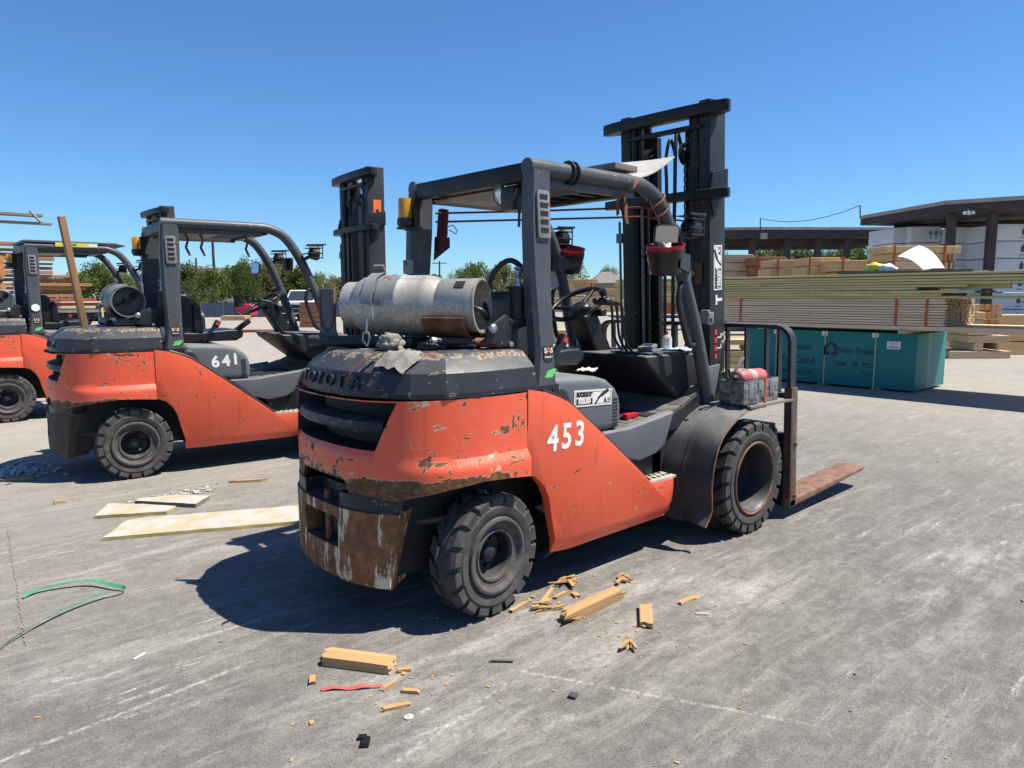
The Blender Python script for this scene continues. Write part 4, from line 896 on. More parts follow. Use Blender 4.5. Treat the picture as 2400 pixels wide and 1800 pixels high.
gas_bottle('gas_bottle', 'pale whitish gas bottle on the hood of the clearance label forklift', fk3.matrix_basis @ Vector((.05, .0, 1.47)), R(-91), 'tankwhite')
mb = MB(); mb.prism([(.30, 2.175), (1.30, 2.175), (1.42, 2.16), (1.42, 2.17), (1.30, 2.20), (.30, 2.20)], 1, -.53, .53); P1(mb, 'roof_sheet', 'plastic', fk3, bevel=.004)
M['yellow'] = simple('yellow_label', (.55, .50, .08), .5, 0, .1)
mb = MB(); mb.box((.86, -.534, 2.155), (.46, .002, .05)); cl = P1(mb, 'clearance_label', 'yellow', fk3, smooth=0)
text('lettering', 'CLEAR', M['ink'], .04, face_frame((.80, -.536, 2.155), (1, 0, 0), (0, 0, 1)), cl, .0003, .001)
mb = MB(); mb.box((1.04, -.536, 2.155), (.10, .001, .034)); P1(mb, 'label_patch', 'decal', cl, smooth=0)
mb = MB(); mb.lathe([(.045, 0), (.045, .001), (0, .001)], (.362, -.587, 1.38), (0, -1, .06), 20); P1(mb, 'round_sticker', 'decal', fk3, smooth=0)
for zz in (1.62, 1.72):
    mb = MB(); mb.box((2.262, -.3692, 1.70 if zz < 1.7 else 1.86), (.08, .0012, .11)); mb.xf(T3).build('white_tape', M['decal'], [o for o in fk3.children if o.name.startswith('mast')][0], smooth=0)
# ---------------------------------------------------------------- yard behind: where things stand
CP = Vector((-2.1134, -3.0686, 1.5146))
def at(px, py, D): return CP+(cf+cr*((px-1200)/1676.82)-cu*((py-900)/1676.82))*D
def gp(px, D):
    p = at(px, 691, D); return Vector((p.x, p.y, 0))
def zat(py, D): return at(1200, py, D).z
CRH = Vector((math.sin(yaw), -math.cos(yaw), 0)); CFH = Vector((math.cos(yaw), math.sin(yaw), 0)); VZ = math.atan2(CRH.y, CRH.x)
M['pine'] = wood('pine_boards', (.46, .32, .18), (.60, .45, .28), 1); M['pine_x'] = wood('pine_boards_x', (.46, .32, .18), (.60, .45, .28), 0)
M['pink'] = wood('pinkish_studs', (.68, .49, .30), (.80, .63, .42), 1, .55); M['green'] = wood('treated_boards', (.52, .42, .165), (.66, .55, .26), 1, .5)
M['green_end'] = wood('treated_board_ends', (.42, .36, .15), (.55, .47, .22), 0, .1); M['studend'] = wood('stud_ends', (.34, .24, .155), (.47, .35, .24), 0, .1, grain=3)
M['redwood'] = wood('red_cedar_boards', (.25, .105, .055), (.38, .185, .10), 0, .2); M['redpaint'] = simple('red_oxide_board', (.28, .05, .022), .6, 0, .25)
M['rackor'] = simple('rack_orange_paint', (.40, .16, .05), .6, 0, .35, 6); M['greybd'] = wood('grey_boards', (.16, .15, .12), (.25, .235, .19), 0, .2)
M['bright'] = wood('fresh_cut_pine', (.50, .30, .12), (.66, .45, .22), 0, .2)
M['wrapw'] = simple('white_lumber_wrap', (.62, .64, .66), .5, 0, .10, 3); M['inkblue'] = simple('blue_print', (.10, .19, .36), .6, 0, .2); M['inkdgreen'] = simple('dark_green_print', (.004, .035, .037), .6, 0, .2); M['navy'] = simple('navy_wrap', (.03, .055, .11), .6, 0, .2)
M['shed'] = simple('brown_steel', (.042, .032, .031), .7, 0, .3, 2); M['shedtrim'] = simple('pale_gutter', (.30, .28, .25), .6, 0, .2, 2)
M['teal'] = (lambda n: n.fin(n.mix(n.map(n.noise(1., 5, .65, n.vec((6, 6, 60))), .35, .75, 0, .6), (.0, .145, .14), (.0, .215, .205)), .55))(NT('teal_edge_paint'))
M['teal_line'] = simple('pale_stripe', (.45, .55, .52), .6, 0, .1)
M['ply'] = simple('dark_ply', (.035, .05, .055), .6, 0, .3)
M['tarpblue'] = simple('blue_fence_screen', (.06, .095, .15), .7, 0, .3, 3)
M['dirt'] = simple('dry_dirt', (.36, .28, .18), .95, 0, .25, 1.5)

# ---- sheet bundle with the long lumber on it, by the right edge
tl = empty('panel_bundle', (9.66, .85, 0), 0, 'teal painted bundle of sheets under the long lumber load', 'panel bundle')
X1, Y1 = 1.30, 2.85
mb = MB(); mb.box((X1/2, Y1/2, .47), (X1, Y1, .87)); mb.build('sheets', M['teal'], tl, bevel=.006)
for y in (.55, 1.41, 2.3):
    for dy in (0, .07): q = MB(); q.box((X1/2, y+dy, .018), (X1-.06, .045, .034)); q.build('runner', M['pine_x'], tl)
for y in (.60, 1.40, 2.25):
    q = MB(); q.box((-.002, y, .47), (.004, .018, .87)); q.box((X1/2, y, .9068), (X1, .018, .003)); q.build('steel_band', M['green_end'], tl)
    q = MB(); q.box((-.004, y+.035, .865), (.006, .045, .07)); q.build('corner_tab', M['white'], tl); q = MB(); q.box((-.004, y-.025, .865), (.006, .025, .07)); q.build('corner_tab', M['white'], tl)
for dx in (.50, .55, .60): q = MB(); q.box((dx, -.001, .47), (.014, .004, .86)); q.build('stripe', M['teal_line'], tl)
FF = lambda y, z: face_frame((-.003, y, z), (0, -1, 0), (0, 0, 1))
text('lettering', 'West Fraser', M['inkdgreen'], .135, FF(.90, .60), tl, .0006, .003); text('lettering', 'OSB   68  PCS', M['inkdgreen'], .105, FF(.93, .38), tl, .0006, .001); text('lettering', '7/16', M['inkdgreen'], .10, FF(.72, .25), tl, .0006, .001)
text('lettering', 'TruCord', M['inkdgreen'], .17, FF(1.87, .40), tl, .0006, .004); text('lettering', 'MADE IN USA', M['inkdgreen'], .09, FF(1.84, .20), tl, .0006, .001); text('lettering', 'BUNDLES', M['inkdgreen'], .10, FF(1.84, .62), tl, .0006, .003)
mb = MB(); mb.prism([(-.11, -.11), (.11, -.11), (.11, .05), (0, .12), (-.11, .05)], 2, 0, .001); mb.xf(FF(1.30, .62)).build('tree_logo', M['inkdgreen'], tl, smooth=0)
mb = MB(); mb.prism([(-.012, -.1), (.012, -.1), (.012, -.04), (.07, -.05), (.03, 0), (.05, .0), (0, .08), (-.05, 0), (-.03, 0), (-.07, -.05), (-.012, -.04)], 2, .0011, .002); mb.xf(FF(1.30, .62)).build('tree_logo', M['teal'], tl, smooth=0)
mb = MB(); mb.box((0, 0, .001), (.20, .12, .002)); mb.xf(FF(.33, .72)).build('paper_tag', M['white'], tl, smooth=0)
mb = MB()
for k in range(14): mb.box((-.075+k*.0115, -.03, .0024), (.003+.005*((k*7) % 3)/2, .03, .0006))
for k in range(3): mb.box((-.02, .035-.018*k, .0024), (.12-.03*k, .004, .0006))
mb.xf(FF(.33, .72)).build('tag_print', M['ink'], tl, smooth=0)

def board_stack(name, label, x0, x1, y0, y1, z0, rows, th, mat, endmat, cols, cat='lumber bundle', jit=.012, jz=0, slope=0, straps=(), group=None, ends=None, sd=1):
    """boards lying along y, front column and near end as separate boards; the inside as one mass"""
    rnd = random.Random(sd); root = empty(name, (x0, y0, z0), 0, label, cat, group)
    cw_ = (x1-x0)/cols; core = MB()
    for r_ in range(rows):
        for c_ in range(cols):
            a = y0+rnd.uniform(-jit, jit); b = y1+rnd.uniform(-jit, jit)
            if ends: a = ends[r_]+rnd.uniform(-jit, jit)
            if c_ == 0:
                q = MB(); q.box((cw_/2+rnd.uniform(-.006, .006), (a+b)/2-y0, (r_+.5)*th+rnd.uniform(-.001, .001)), (cw_-.004, b-a, th-.008), (rnd.gauss(0, .0006), rnd.gauss(0, .012), rnd.gauss(0, .0015))); q.build('board', [mat], root, bevel=.003, seg=1, smooth=0)
            else: core.box(((c_+.5)*cw_, (a+b)/2-y0, (r_+.5)*th), (cw_-.007, b-a, th-.006))
    o = core.build('boards_behind', [endmat], root, smooth=0, merge=False); o['kind'] = 'stuff'
    for y in straps:
        q = MB(); q.box((-.008, y-y0, rows*th/2), (.004, .035, rows*th+.01)); q.box(((x1-x0)/2, y-y0, rows*th+.004), (x1-x0+.02, .035, .004)); q.build('strap', M['strap_or'], root)
    return root
mb = MB(); mb.box((10.2, 1.0, .938), (1.5, .12, .05)); tag(mb.build('bolster', M['pine_x']), 'wood bolster between teal sheets and the stud bundle', 'wood block', 'bolsters on the teal bundle')
mb = MB(); mb.box((10.2, 3.3, .938), (1.5, .12, .05)); tag(mb.build('bolster', M['pine_x']), 'wood bolster between teal sheets and the stud bundle', 'wood block', 'bolsters on the teal bundle')
board_stack('lumber_bundle', 'bundle of pale pinkish studs strapped in orange above the teal sheets', 9.5, 10.9, .47, 4.05, 1.034, 10, .040, M['pink'], M['studend'], 15, straps=(.70, 1.12, 3.72), sd=3)
# long treated boards on top of it, and the long planks beside
en = [-1.65, .5, .15, .9, .2, -1.6, -1.6, -1.6, -1.6]
board_stack('treated_boards', 'long greenish treated boards lying on top of the stud bundle', 9.47, 10.75, -1.6, 6.6, 1.434, 9, .0425, M['green'], M['green'], 9, jit=.05, ends=en, sd=5)
pl_ = empty('plank_layer', (9.5, -1.7, .966), 0, 'long pinkish planks running under and past the stud bundle', 'planks')
for k in range(5):
    q = MB(); q.box((.14+.28*k, 2.85+.06*math.sin(k*2.3), .032), (.274, 5.7, .062), (0, 0, .001*(k-2))); q.build('plank', M['pink'], pl_, bevel=.004, seg=1)
rnd = random.Random(8)
# cut ends of short treated boards under the top layer
ce = empty('cut_boards', (9.6, -.2, 1.60), 0, 'stubby yellowish cut board ends poking out under the treated boards', 'boards')
for k in range(6):
    q = MB(); q.box((.02+.11*(k % 3), .12*((k*5) % 3)-.05+.4, .0+.045*(k//3)), (.10, .9, .04)); q.build('board', M['green_end'], ce, bevel=.003, seg=1)
# dark panels, white sheet and bag lying on top
mb = MB(); mb.box((10.05, 1.15, 1.840), (.9, 1.9, .035), (0, 0, .04)); tag(mb.build('panel', M['ply'], bevel=.004), 'thin dark green panel lying flat on the treated boards', 'panel')
ws = [Vector((10.15, 1.38, 2.09)), Vector((10.55, 1.22, 2.27)), Vector((10.45, .80, 1.90)), Vector((10.1, .99, 1.875))]
rows = []
for i in range(9):
    t = i/8; a_ = ws[0].lerp(ws[3], t); b_ = ws[1].lerp(ws[2], t); a_.z += .05*math.sin(t*math.pi); b_.z += .07*math.sin(t*math.pi)
    rows.append([a_, a_.lerp(b_, .5)+Vector((0, 0, .01)), b_])
mb = MB(); mb.grid(rows); tag(mb.build('white_sheet', M['white'], solid=.012, smooth=60), 'curved white sheet propped up on the dark panel', 'sheet')
M['bagyellow'] = simple('yellow_plastic_bag', (.75, .58, .06), .35, 0, .2, 14, bump=.6)
def lump(name, c, d, mat, seed, lab, cat, rough=.35, sub=3, rz=0, group=None, fold=0):
    bm = bmesh.new(); bmesh.ops.create_icosphere(bm, subdivisions=sub, radius=1)
    for v in bm.verts:
        n_ = mnoise.noise(v.co*1.6+Vector((seed, seed*2, 0)))+.5*mnoise.noise(v.co*4+Vector((seed, 0, seed)))
        if fold: n_ += fold*(abs(mnoise.noise(v.co*3.2+Vector((seed, 1, 2))))*2-.5+abs(mnoise.noise(v.co*6+Vector((seed, 4, 2))))*.7-.2)
        v.co = v.co*(1+rough*n_); v.co.z = max(v.co.z, -.55)
    for v in bm.verts: v.co = Vector((v.co.x*d[0]/2, v.co.y*d[1]/2, (v.co.z+.55)*d[2]/1.5))
    me = bpy.data.meshes.new(name); bm.to_mesh(me); bm.free(); me.materials.append(M[mat]); me.shade_smooth()
    o = bpy.data.objects.new(name, me); COL.objects.link(o); o.location = c; o.rotation_euler = (0, 0, rz)
    return tag(o, lab, cat, group)
lump('plastic_bag', (9.9, 1.62, 1.858), (.16, .30, .14), 'bagyellow', 3, 'crumpled yellow plastic bag on the dark panel', 'plastic bag')
lump('paper_bag', (9.88, 1.42, 1.858), (.14, .28, .11), 'white', 7, 'white crumpled wrapper beside the yellow bag', 'wrapper')

# ---- right shed
SB = at(2215, 478, 30); SA = at(2017, 512, 35.7); SC = at(2400, 467, 28.5); zr = SB.z
dn = CFH
def shed(name, pts, zt, th, back, lab, colpx, bd=.28, arm=True, backpts=None):
    root = empty(name, (pts[0].x, pts[0].y, 0), 0, lab, 'shed', 'open lumber sheds')
    o0 = Vector((pts[0].x, pts[0].y, 0))
    P_ = [Vector((p.x, p.y, 0))-o0 for p in pts]; Bk = [p+dn*back for p in reversed(P_)] if backpts is None else [Vector((p.x, p.y, 0))-o0 for p in backpts]
    mb = MB(); vs = []
    n = len(P_)
    for dz in (0, th):
        for p in P_+Bk: vs.append((p.x, p.y, zt-th+dz))
    m_ = len(P_)+len(Bk)
    mb.add(vs, [tuple(range(m_)), tuple(range(m_, 2*m_))]+[(i, (i+1) % m_, (i+1) % m_+m_, i+m_) for i in range(m_)]); mb.build('roof', M['shed'], root, smooth=0)
    for a, b in zip(P_, P_[1:]):
        q = MB(); q.bar(a+Vector((0, 0, zt+.05))-dn*.05, b+Vector((0, 0, zt+.05))-dn*.05, .10, .16); q.build('gutter', M['shedtrim'], root)
    for t in (.12, .4, .7, .95):
        k_ = 0 if backpts is None else min(1, t+.1)
        q = MB(); q.bar(P_[0].lerp(P_[-1], k_*.5)+dn*back*t+Vector((0, 0, zt-th-bd/2)), P_[-1]+dn*back*t+Vector((0, 0, zt-th-bd/2)), .14, bd); q.build('roof_beam', M['shed'], root)
    for px, D, wd in colpx:
        c = gp(px, D)-o0
        q = MB(); q.box((c.x, c.y, (zt-th-.02)/2), (wd, wd*.7, zt-th-.02), (0, 0, VZ)); q.build('column', M['shed'], root)
        q = MB(); L_ = 2.6
        if arm: q.add([c+Vector((0, 0, zt-th-.02)), c+Vector((0, 0, zt-th-.55)), c+CRH*L_+Vector((0, 0, zt-th-.02)), c+Vector((0, 0, zt-th-.02))+dn*.15, c+Vector((0, 0, zt-th-.55))+dn*.15, c+CRH*L_+Vector((0, 0, zt-th-.02))+dn*.15], [(0, 1, 2), (5, 4, 3), (0, 3, 4, 1), (1, 4, 5, 2), (2, 5, 3, 0)]); q.v and q.build('bracket_arm', M['shed'], root, smooth=0)
    return root
s1 = shed('lumber_shed', [SA, SB, SC, SC+CRH*12], zr, .34, 6, 'open brown shed with white lights over wrapped lumber', [(2218, 30.8, .32), (2312, 30.5, .34), (2214, 36, .3), (2340, 36, .3)], bd=.12, arm=False, backpts=[at(2400, 537, 38)+CRH*12, at(2400, 537, 38), at(2230, 534, 37.2)])
o0 = Vector((SA.x, SA.y, 0))
for k, (px, py) in enumerate(((2261, 499), (2271, 497), (2281, 498))):
    q = MB(); p = at(px, py, 29.6)-o0; q.box((p.x, p.y, p.z), (.12, .05, .14+.08*(k == 1)), (0, 0, VZ)); q.build('shed_light', M['white'], s1)
DL = 45.; zl = zat(541, DL)
LA = at(1560, 541, DL); LB = at(2120, 541, DL)
s2 = shed('lumber_shed', [LA, at(1785, 541, DL-.5), LB], zl, .5, 7, 'long low brown shed behind stacks of bare boards', [(px, DL+.8, .36) for px in (1600, 1680, 1758, 1840, 1911, 1980, 2053)], bd=.34, arm=False)
o1 = Vector((LA.x, LA.y, 0)); q = MB(); p = at(1790, 553, DL-1.2)-o1; q.box((p.x, p.y, p.z), (.35, .3, .35), (0, 0, VZ)); q.build('flood_light', M['shedtrim'], s2)
# overhead wire between the sheds
mb = MB(); a = at(1782, 541, 44); b = at(1782, 512, 44); c = at(2016, 481, 36); d = at(2016, 512, 36)
mb.tube([a, b], .03, 6); mb.tube([c, d], .03, 6); mb.tube([b.lerp(c, t)-Vector((0, 0, .45*4*t*(1-t))) for t in [i/12 for i in range(13)]], .018, 5); tag(mb.build('overhead_wire', M['void']), 'thin sagging wire on two rods between the shed roofs', 'wire')

# ---- wrapped lumber under the right shed
M['bundlegreen'] = simple('tree_mark_print', (.04, .09, .085), .6, 0, .2)
def wrapped(px, D, lev, wd, dp, hh, style, lab, grp):
    z0 = .1+lev*(hh+.03); c = gp(px, D)
    r = empty('wrapped_bundle', (c.x, c.y, z0), VZ, lab, 'wrapped bundle', grp)
    q = MB(); q.box((0, dp/2, hh/2), (wd, dp, hh)); q.build('wrap', M['wrapw'], r, bevel=.03, seg=2)
    e = wd*.5
    if style == 1:
        for k in range(2):
            q = MB(); cx = e*.30+k*e*.38
            q.lathe([(.10, 0), (.10, .004), (0, .004)], (cx, -.003, hh*.6), (0, -1, 0), 10); q.prism([(cx-.05, hh*.25), (cx+.05, hh*.25), (cx, hh*.5)], 1, -.006, -.002); q.build('print', M['inkblue'], r, smooth=0)
            q = MB(); q.box((cx+.22, -.002, hh*.62), (.14, .004, .05)); q.box((cx+.22, -.002, hh*.48), (.14, .004, .05)); q.build('print', M['inkblue'], r, smooth=0)
    elif style == 2:
        for k in range(3):
            q = MB(); cx = e*.05+k*e*.42; q.prism([(cx-.09, hh*.35), (cx+.09, hh*.35), (cx+.09, hh*.62), (cx, hh*.85), (cx-.09, hh*.62)], 1, -.006, -.002); q.build('print', M['bundlegreen'], r, smooth=0)
            q = MB(); q.box((cx, -.002, hh*.18), (.26, .004, .04)); q.box((cx+.2, -.002, hh*.42), (.12, .004, .05)); q.build('print', M['bundlegreen'], r, smooth=0)
    elif style == 3:
        for k in range(2):
            q = MB(); q.box((e*.22+k*e*.5, -.002, hh*.5), (e*.44, .006, hh*.9)); pr_ = q.build('print', M['navy'], r, smooth=0)
            q = MB(); q.prism([(e*.22+k*e*.5-.04, hh*.25), (e*.22+k*e*.5+.04, hh*.25), (e*.22+k*e*.5+.03, hh*.7), (e*.22+k*e*.5-.03, hh*.7)], 1, -.009, -.005); q.build('print', M['decal'], pr_, smooth=0)
    return r
hh = .73
LV = ('lowest', 'second', 'third', 'fourth', 'fifth', 'topmost')
for lev in range(6):
    wrapped(2105, 34.5, lev, 0.80*1.0, 2.4, hh, 0, LV[lev]+' plain white wrapped bundle in the narrow unprinted stack', 'plain wrapped bundles')
    wrapped(2161, 34.0, lev, 1.42, 2.4, hh, 1, LV[lev]+' white bundle with round blue marks next to the unprinted stack', 'blue marked wrapped bundles by the plain stack')
    wrapped(2267, 33.0, lev, 1.55, 2.4, hh-.02, 3 if lev in (1, 2) else 1, LV[lev]+(' white bundle with navy panels between the two columns' if lev in (1, 2) else ' white bundle with round blue marks between the two columns'), 'wrapped bundles between the columns')
    wrapped(2385, 31.0, lev, 2.3, 2.4, hh-.03, 2, LV[lev]+' white wrapped bundle with dark green tree marks', 'green marked wrapped bundles')

# ---- bare lumber stacks at middle distance
def pile(name, lab, pxa, pxb, pyt, pyb, D, mat, rows=8, dp=1.2, strap=0, z0=None, sk=0, grp=None, endm='bright', messy=0, sd=1):
    """stack of boards whose long side faces the camera"""
    rnd = random.Random(sd); a = gp(pxa, D); b = gp(pxb, D); L_ = (b-a).length
    zt = zat(pyt, D); zb_ = 0 if z0 is None else z0
    r = empty(name, (a.x, a.y, zb_), VZ+sk, lab, 'lumber stack', grp)
    th = (zt-zb_)/rows
    for k in range(rows):
        j0 = rnd.uniform(-.05, .05)*(1+messy*6); j1 = rnd.uniform(-.05, .05)*(1+messy*14)
        q = MB(); q.box((L_/2+(j0+j1)/2, dp/2, (k+.5)*th), (L_+j1-j0, dp, th*.93), (0, 0, rnd.uniform(-.01, .01)*(1+messy*3)))
        o = q.build('board_layer', [M[mat] if not (messy and k > rows-3) else M[endm]], r, bevel=.01, seg=1, smooth=0)
    for k in range(strap):
        q = MB(); x = L_*(.12+.76*k/max(1, strap-1)); q.box((x, dp/2, (zt-zb_)/2), (.05, dp+.05, zt-zb_+.02)); q.build('strap', M['strap_or'], r)
    q = MB()
    for k in range(int(dp/.1)):
        for m_ in range(rows): q.box((L_+.02+rnd.uniform(-.03, .05), .05+k*.1, (m_+.5)*th), (.06, .085, th*.8))
    o = q.build('board_ends', M[endm], r, smooth=0, merge=False); o['kind'] = 'stuff'
    return r
pile('lumber_stack', 'tan lumber stack beside the mast under the long low shed', 1640, 1762, 598, 650, 30, 'pine_x', 9, 1.4, 0, sd=1)
pile('lumber_stack', 'brown lumber stack under the long low shed with pale wrap edge', 1765, 1838, 604, 650, 29, 'redwood', 8, 1.2, 1, sd=2)
pile('lumber_stack', 'low greyish lumber stack with loose boards in front of the shed columns', 1812, 1884, 611, 650, 26, 'pine_x', 9, 1.2, 2, sd=3, messy=.5)
pile('lumber_stack', 'strapped tan lumber stack with splayed fresh board tops', 1882, 1984, 606, 650, 24, 'pine_x', 9, 1.2, 2, sd=4, messy=.4)
pile('lumber_stack', 'sloping lumber stack with jumbled orange board ends', 1962, 2044, 612, 650, 23, 'pine_x', 7, 1.2, 2, sd=5, messy=1)
pile('lumber_stack', 'tall brown stud stack behind the white curved sheet', 2072, 2226, 580, 650, 20, 'pine_x', 13, 1.0, 2, sd=6, messy=.3)
pile('lumber_stack', 'sunlit lumber stack with tumbled bright ends seen through the cab', 1300, 1388, 655, 724, 66, 'pine_x', 8, 1.6, 0, sd=7, messy=1)
pile('lumber_stack', 'low jumbled stack of bright offcuts right of the tall stack', 1395, 1470, 676, 724, 64, 'bright', 6, 2, 0, sd=8, messy=1)
pile('lumber_stack', 'low brown lumber row at the far side of the bare yard', 1270, 1440, 697, 726, 62, 'pine_x', 4, 1.6, 0, sd=9)
pile('lumber_stack', 'brown crated lumber between the far yard and the mast', 1515, 1625, 692, 720, 55, 'redwood', 5, 1.5, 0, sd=10, messy=.5)
pile('lumber_stack', 'small pale stack of offcuts standing beyond the load backrest', 1690, 1752, 798, 832, 14.5, 'pine_x', 5, .5, 0, sd=11, messy=.6)
pile('lumber_stack', 'flat pallet of boards beyond the steering wheel', 1300, 1345, 774, 800, 22, 'pine_x', 3, 1.0, 0, sd=12, messy=.4)
pile('lumber_stack', 'two low boards lying by the rear of the right mast channel', 1525, 1570, 752, 762, 34, 'pine_x', 2, .5, 0, sd=13)
pile('lumber_stack', 'jumbled boards and cut studs behind the end of the stud bundle', 2262, 2350, 716, 762, 16.5, 'pine_x', 7, 1.0, 0, sd=14, messy=1)
pile('lumber_stack', 'long orange plank stack behind the lower pinkish plank', 2330, 2460, 741, 762, 17.5, 'bright', 3, .6, 0, sd=15)
pile('lumber_stack', 'rust brown crate stack under the grey end plate', 700, 752, 706, 757, 34, 'redwood', 5, 1.2, 0, sd=16)
pile('lumber_stack', 'low pale pallet stack in front of the red forklift', 514, 570, 738, 748, 44, 'pine_x', 2, 1.0, 0, sd=17)
pile('lumber_stack', 'long low rusty planks lying on the yard past the empty seat', 540, 668, 771, 784, 29.5, 'redwood', 2, .5, 0, sd=18, sk=.04)

# ---- lumber rack and flatbed at the left
DR = 26.
rk = empty('storage_rack', gp(4, DR), 0, 'tall orange cantilever rack holding long boards', 'rack')
for x in (-2.6, .0): q = MB(); q.box((x, .45, 2.35), (.22, .18, 4.7)); q.build('upright', M['rackor'], rk)
for x in (-2.6, .0):
    for z in (1.25, 2.28, 3.9): q = MB(); q.box((x, .05, z-.08), (.10, 1.0, .12)); q.build('rack_arm', M['rackor'], rk)
    q = MB(); q.box((x, .1, .08), (.2, 1.4, .15)); q.build('rack_foot', M['rackor'], rk)
    for z in (2.6, 1.6): q = MB(); q.box((x+.02, -.35, z), (.18, .06, .75)); q.build('side_plate', M['rackor'], rk)
def rackset(lab, lst, mat, z_off=0):
    r = empty('rack_boards', gp(4, DR), 0, lab, 'boards'); sc = DR/1676.82/.72
    for i, (py, pe, h) in enumerate(lst):
        L_ = 3.2+(pe-4)*sc; q = MB(); q.box((L_/2-3.2, .1+.12*(i % 3), zat(py, DR)), (L_, .42, h), (0, random.uniform(-.006, .006), 0)); q.build('board', M[mat], r, bevel=.008, seg=1)
    return r
rackset('pair of long grey boards on the top arms of the rack', ((497, 72, .10), (515.5, 86, .08)), 'greybd')
rackset('stack of reddish brown boards filling the middle of the rack', ((567, 125, .13), (580.5, 127, .09), (591, 84, .12), (601, 84, .12), (612, 82, .07), (622, 82, .10), (632, 80, .12), (641, 112, .10), (651, 120, .12), (662, 139, .11), (671, 130, .11), (681, 112, .12), (690, 112, .10)), 'redwood')
rackset('red oxide coloured boards on the lowest arms of the rack', ((700, 149, .12), (710, 147, .12)), 'redpaint')
mb = MB(); mb.bar(at(70, 494, DR-.2), at(97, 522, DR-.2), .10, .05); tag(mb.build('loose_slat', M['greybd']), 'broken slat hanging off the end of the top grey boards', 'slat')
DF = 36.; M['creamwrap'] = simple('cream_wrapped_boards', (.55, .47, .32), .7, 0, .15, 4)
fb = empty('flatbed_truck', gp(150, DF-1), 0, 'black flatbed truck carrying pale wrapped boards', 'truck'); sc = DF/1676.82
q = MB(); q.box((1.6, 1.1, zat(735, DF)), (4.2, 2.2, .32)); q.build('deck', M['void'], fb, bevel=.02)
q = MB(); q.box((1.8, 1.1, zat(745, DF)), (4.6, .8, .25)); q.build('chassis', M['void'], fb)
for x, dn_ in ((.80, 1), (2.15, 0)):
    w_ = bpy.data.objects.new('wheel', None); COL.objects.link(w_); w_.parent = fb; w_.location = (x, .25, .40)
    q = MB(); q.lathe([(.22, -.12), (.36, -.14), (.40, -.10), (.40, .10), (.36, .14), (.22, .12)], axis=(0, 1, 0), seg=28, closed=True); q.build('tyre', M['rubber'], w_, smooth=40)
    q = MB(); q.lathe([(.23, -.12), (.20, -.10), (.10, -.04), (.08, -.10), (0, -.10)], axis=(0, 1, 0), seg=28); q.build('rim', M['steel'], w_, smooth=40)
for x in (0.80, 2.15): q = MB(); q.box((x, 2.0, .40), (.7, .3, .76)); q.build('far_wheel', M['rubber'], fb, bevel=.2, seg=3)
q = MB(); q.prism([(2.9, .75), (3.3, .45), (3.6, .45), (3.6, 1.5), (3.3, 1.5)], 1, .2, 2.0); q.build('cab_back', M['void'], fb)
for k, (z0, z1) in enumerate(((zat(728, DF), zat(721, DF)-.0), (zat(719, DF), zat(700, DF)))):
    r = empty('wrapped_boards', gp(140+k*6, DF-1.3)+Vector((0, 0, z0)), 0, ['lower pale layer of wrapped boards on the flatbed', 'upper pale layer of wrapped boards on the flatbed'][k], 'wrapped boards')
    q = MB(); q.box((2.0, 1.1, (z1-z0)/2), (4.2, 2.0, z1-z0)); q.build('wrap', M['creamwrap'], r, bevel=.02)
    if k:
        for x, m_ in ((1.70, 'green_end'), (2.35, 'inkblue')): q = MB(); q.box((x, .09, -.15), (.10, .01, z1-z0+.55)); q.build('tie_strap', M[m_], r)
        for x in (1.5, 2.1, 2.6): q = MB(); q.box((x, .095, (z1-z0)*.6), (.22, .006, .07)); q.build('print', M['ink'], r)
# ---- red forklift, white pickup, fence
DX = 46.; rf = empty('red_forklift', gp(568, DX), VZ, 'small faded red forklift parked by the blue fence', 'forklift'); M['crimson'] = simple('crimson_paint', (.45, .02, .05), .4, 0, .2)
q = MB(); q.prism([(-.50, .30), (.55, .25), (.58, .75), (.50, .95), (.1, 1.0), (-.05, .80), (-.55, .75)], 1, 0, 1.1); q.build('body', M['crimson'], rf, bevel=.06, seg=3)
for x in (-.35, .30):
    q = MB(); q.lathe([(0, -.08), (.20, -.09), (.24, -.05), (.24, .06), (0, .06)], (x, .0, .24), (0, 1, 0), 18); q.build('wheel', M['rubber'], rf)
for x in (-.55, -.05):
    for y in (.1, 1.0): q = MB(); q.box((x, y, 1.15), (.05, .05, .75)); q.build('guard_post', M['void'], rf)
q = MB(); q.box((-.3, .55, 1.53), (.62, 1.0, .05)); q.build('guard_roof', M['void'], rf); q = MB(); q.box((-.62, .55, .9), (.1, .6, 1.5)); q.build('mast', M['void'], rf)
DP = 42.; pk = empty('pickup_truck', gp(690, DP), VZ, 'white pickup truck facing the yard beyond the grey end plate', 'truck'); M['carwhite'] = simple('white_car_paint', (.75, .76, .78), .25, 0, .04)
q = MB(); q.prism([(-1.0, .45), (1.0, .45), (1.02, 1.05), (.95, 1.18), (-.95, 1.18), (-1.02, 1.05)], 1, 0, 4.8); q.build('body', M['carwhite'], pk, bevel=.06, seg=3)
q = MB(); q.add([(-.92, 1.0, 1.15), (.92, 1.0, 1.15), (.78, 1.75, 1.85), (-.78, 1.75, 1.85), (-.92, 3.4, 1.15), (.92, 3.4, 1.15), (.78, 3.2, 1.85), (-.78, 3.2, 1.85)], [(0, 1, 2, 3), (4, 7, 6, 5), (3, 2, 6, 7), (0, 3, 7, 4), (1, 5, 6, 2)]); q.build('cab', M['carwhite'], pk, bevel=.05, seg=3)
q = MB(); q.add([(-.80, 1.08, 1.20), (.80, 1.08, 1.20), (.70, 1.66, 1.78), (-.70, 1.66, 1.78)], [(0, 1, 2, 3)]); q.xf(Matrix.Translation((0, -.03, .02))); q.build('windscreen', M['glass'], pk)
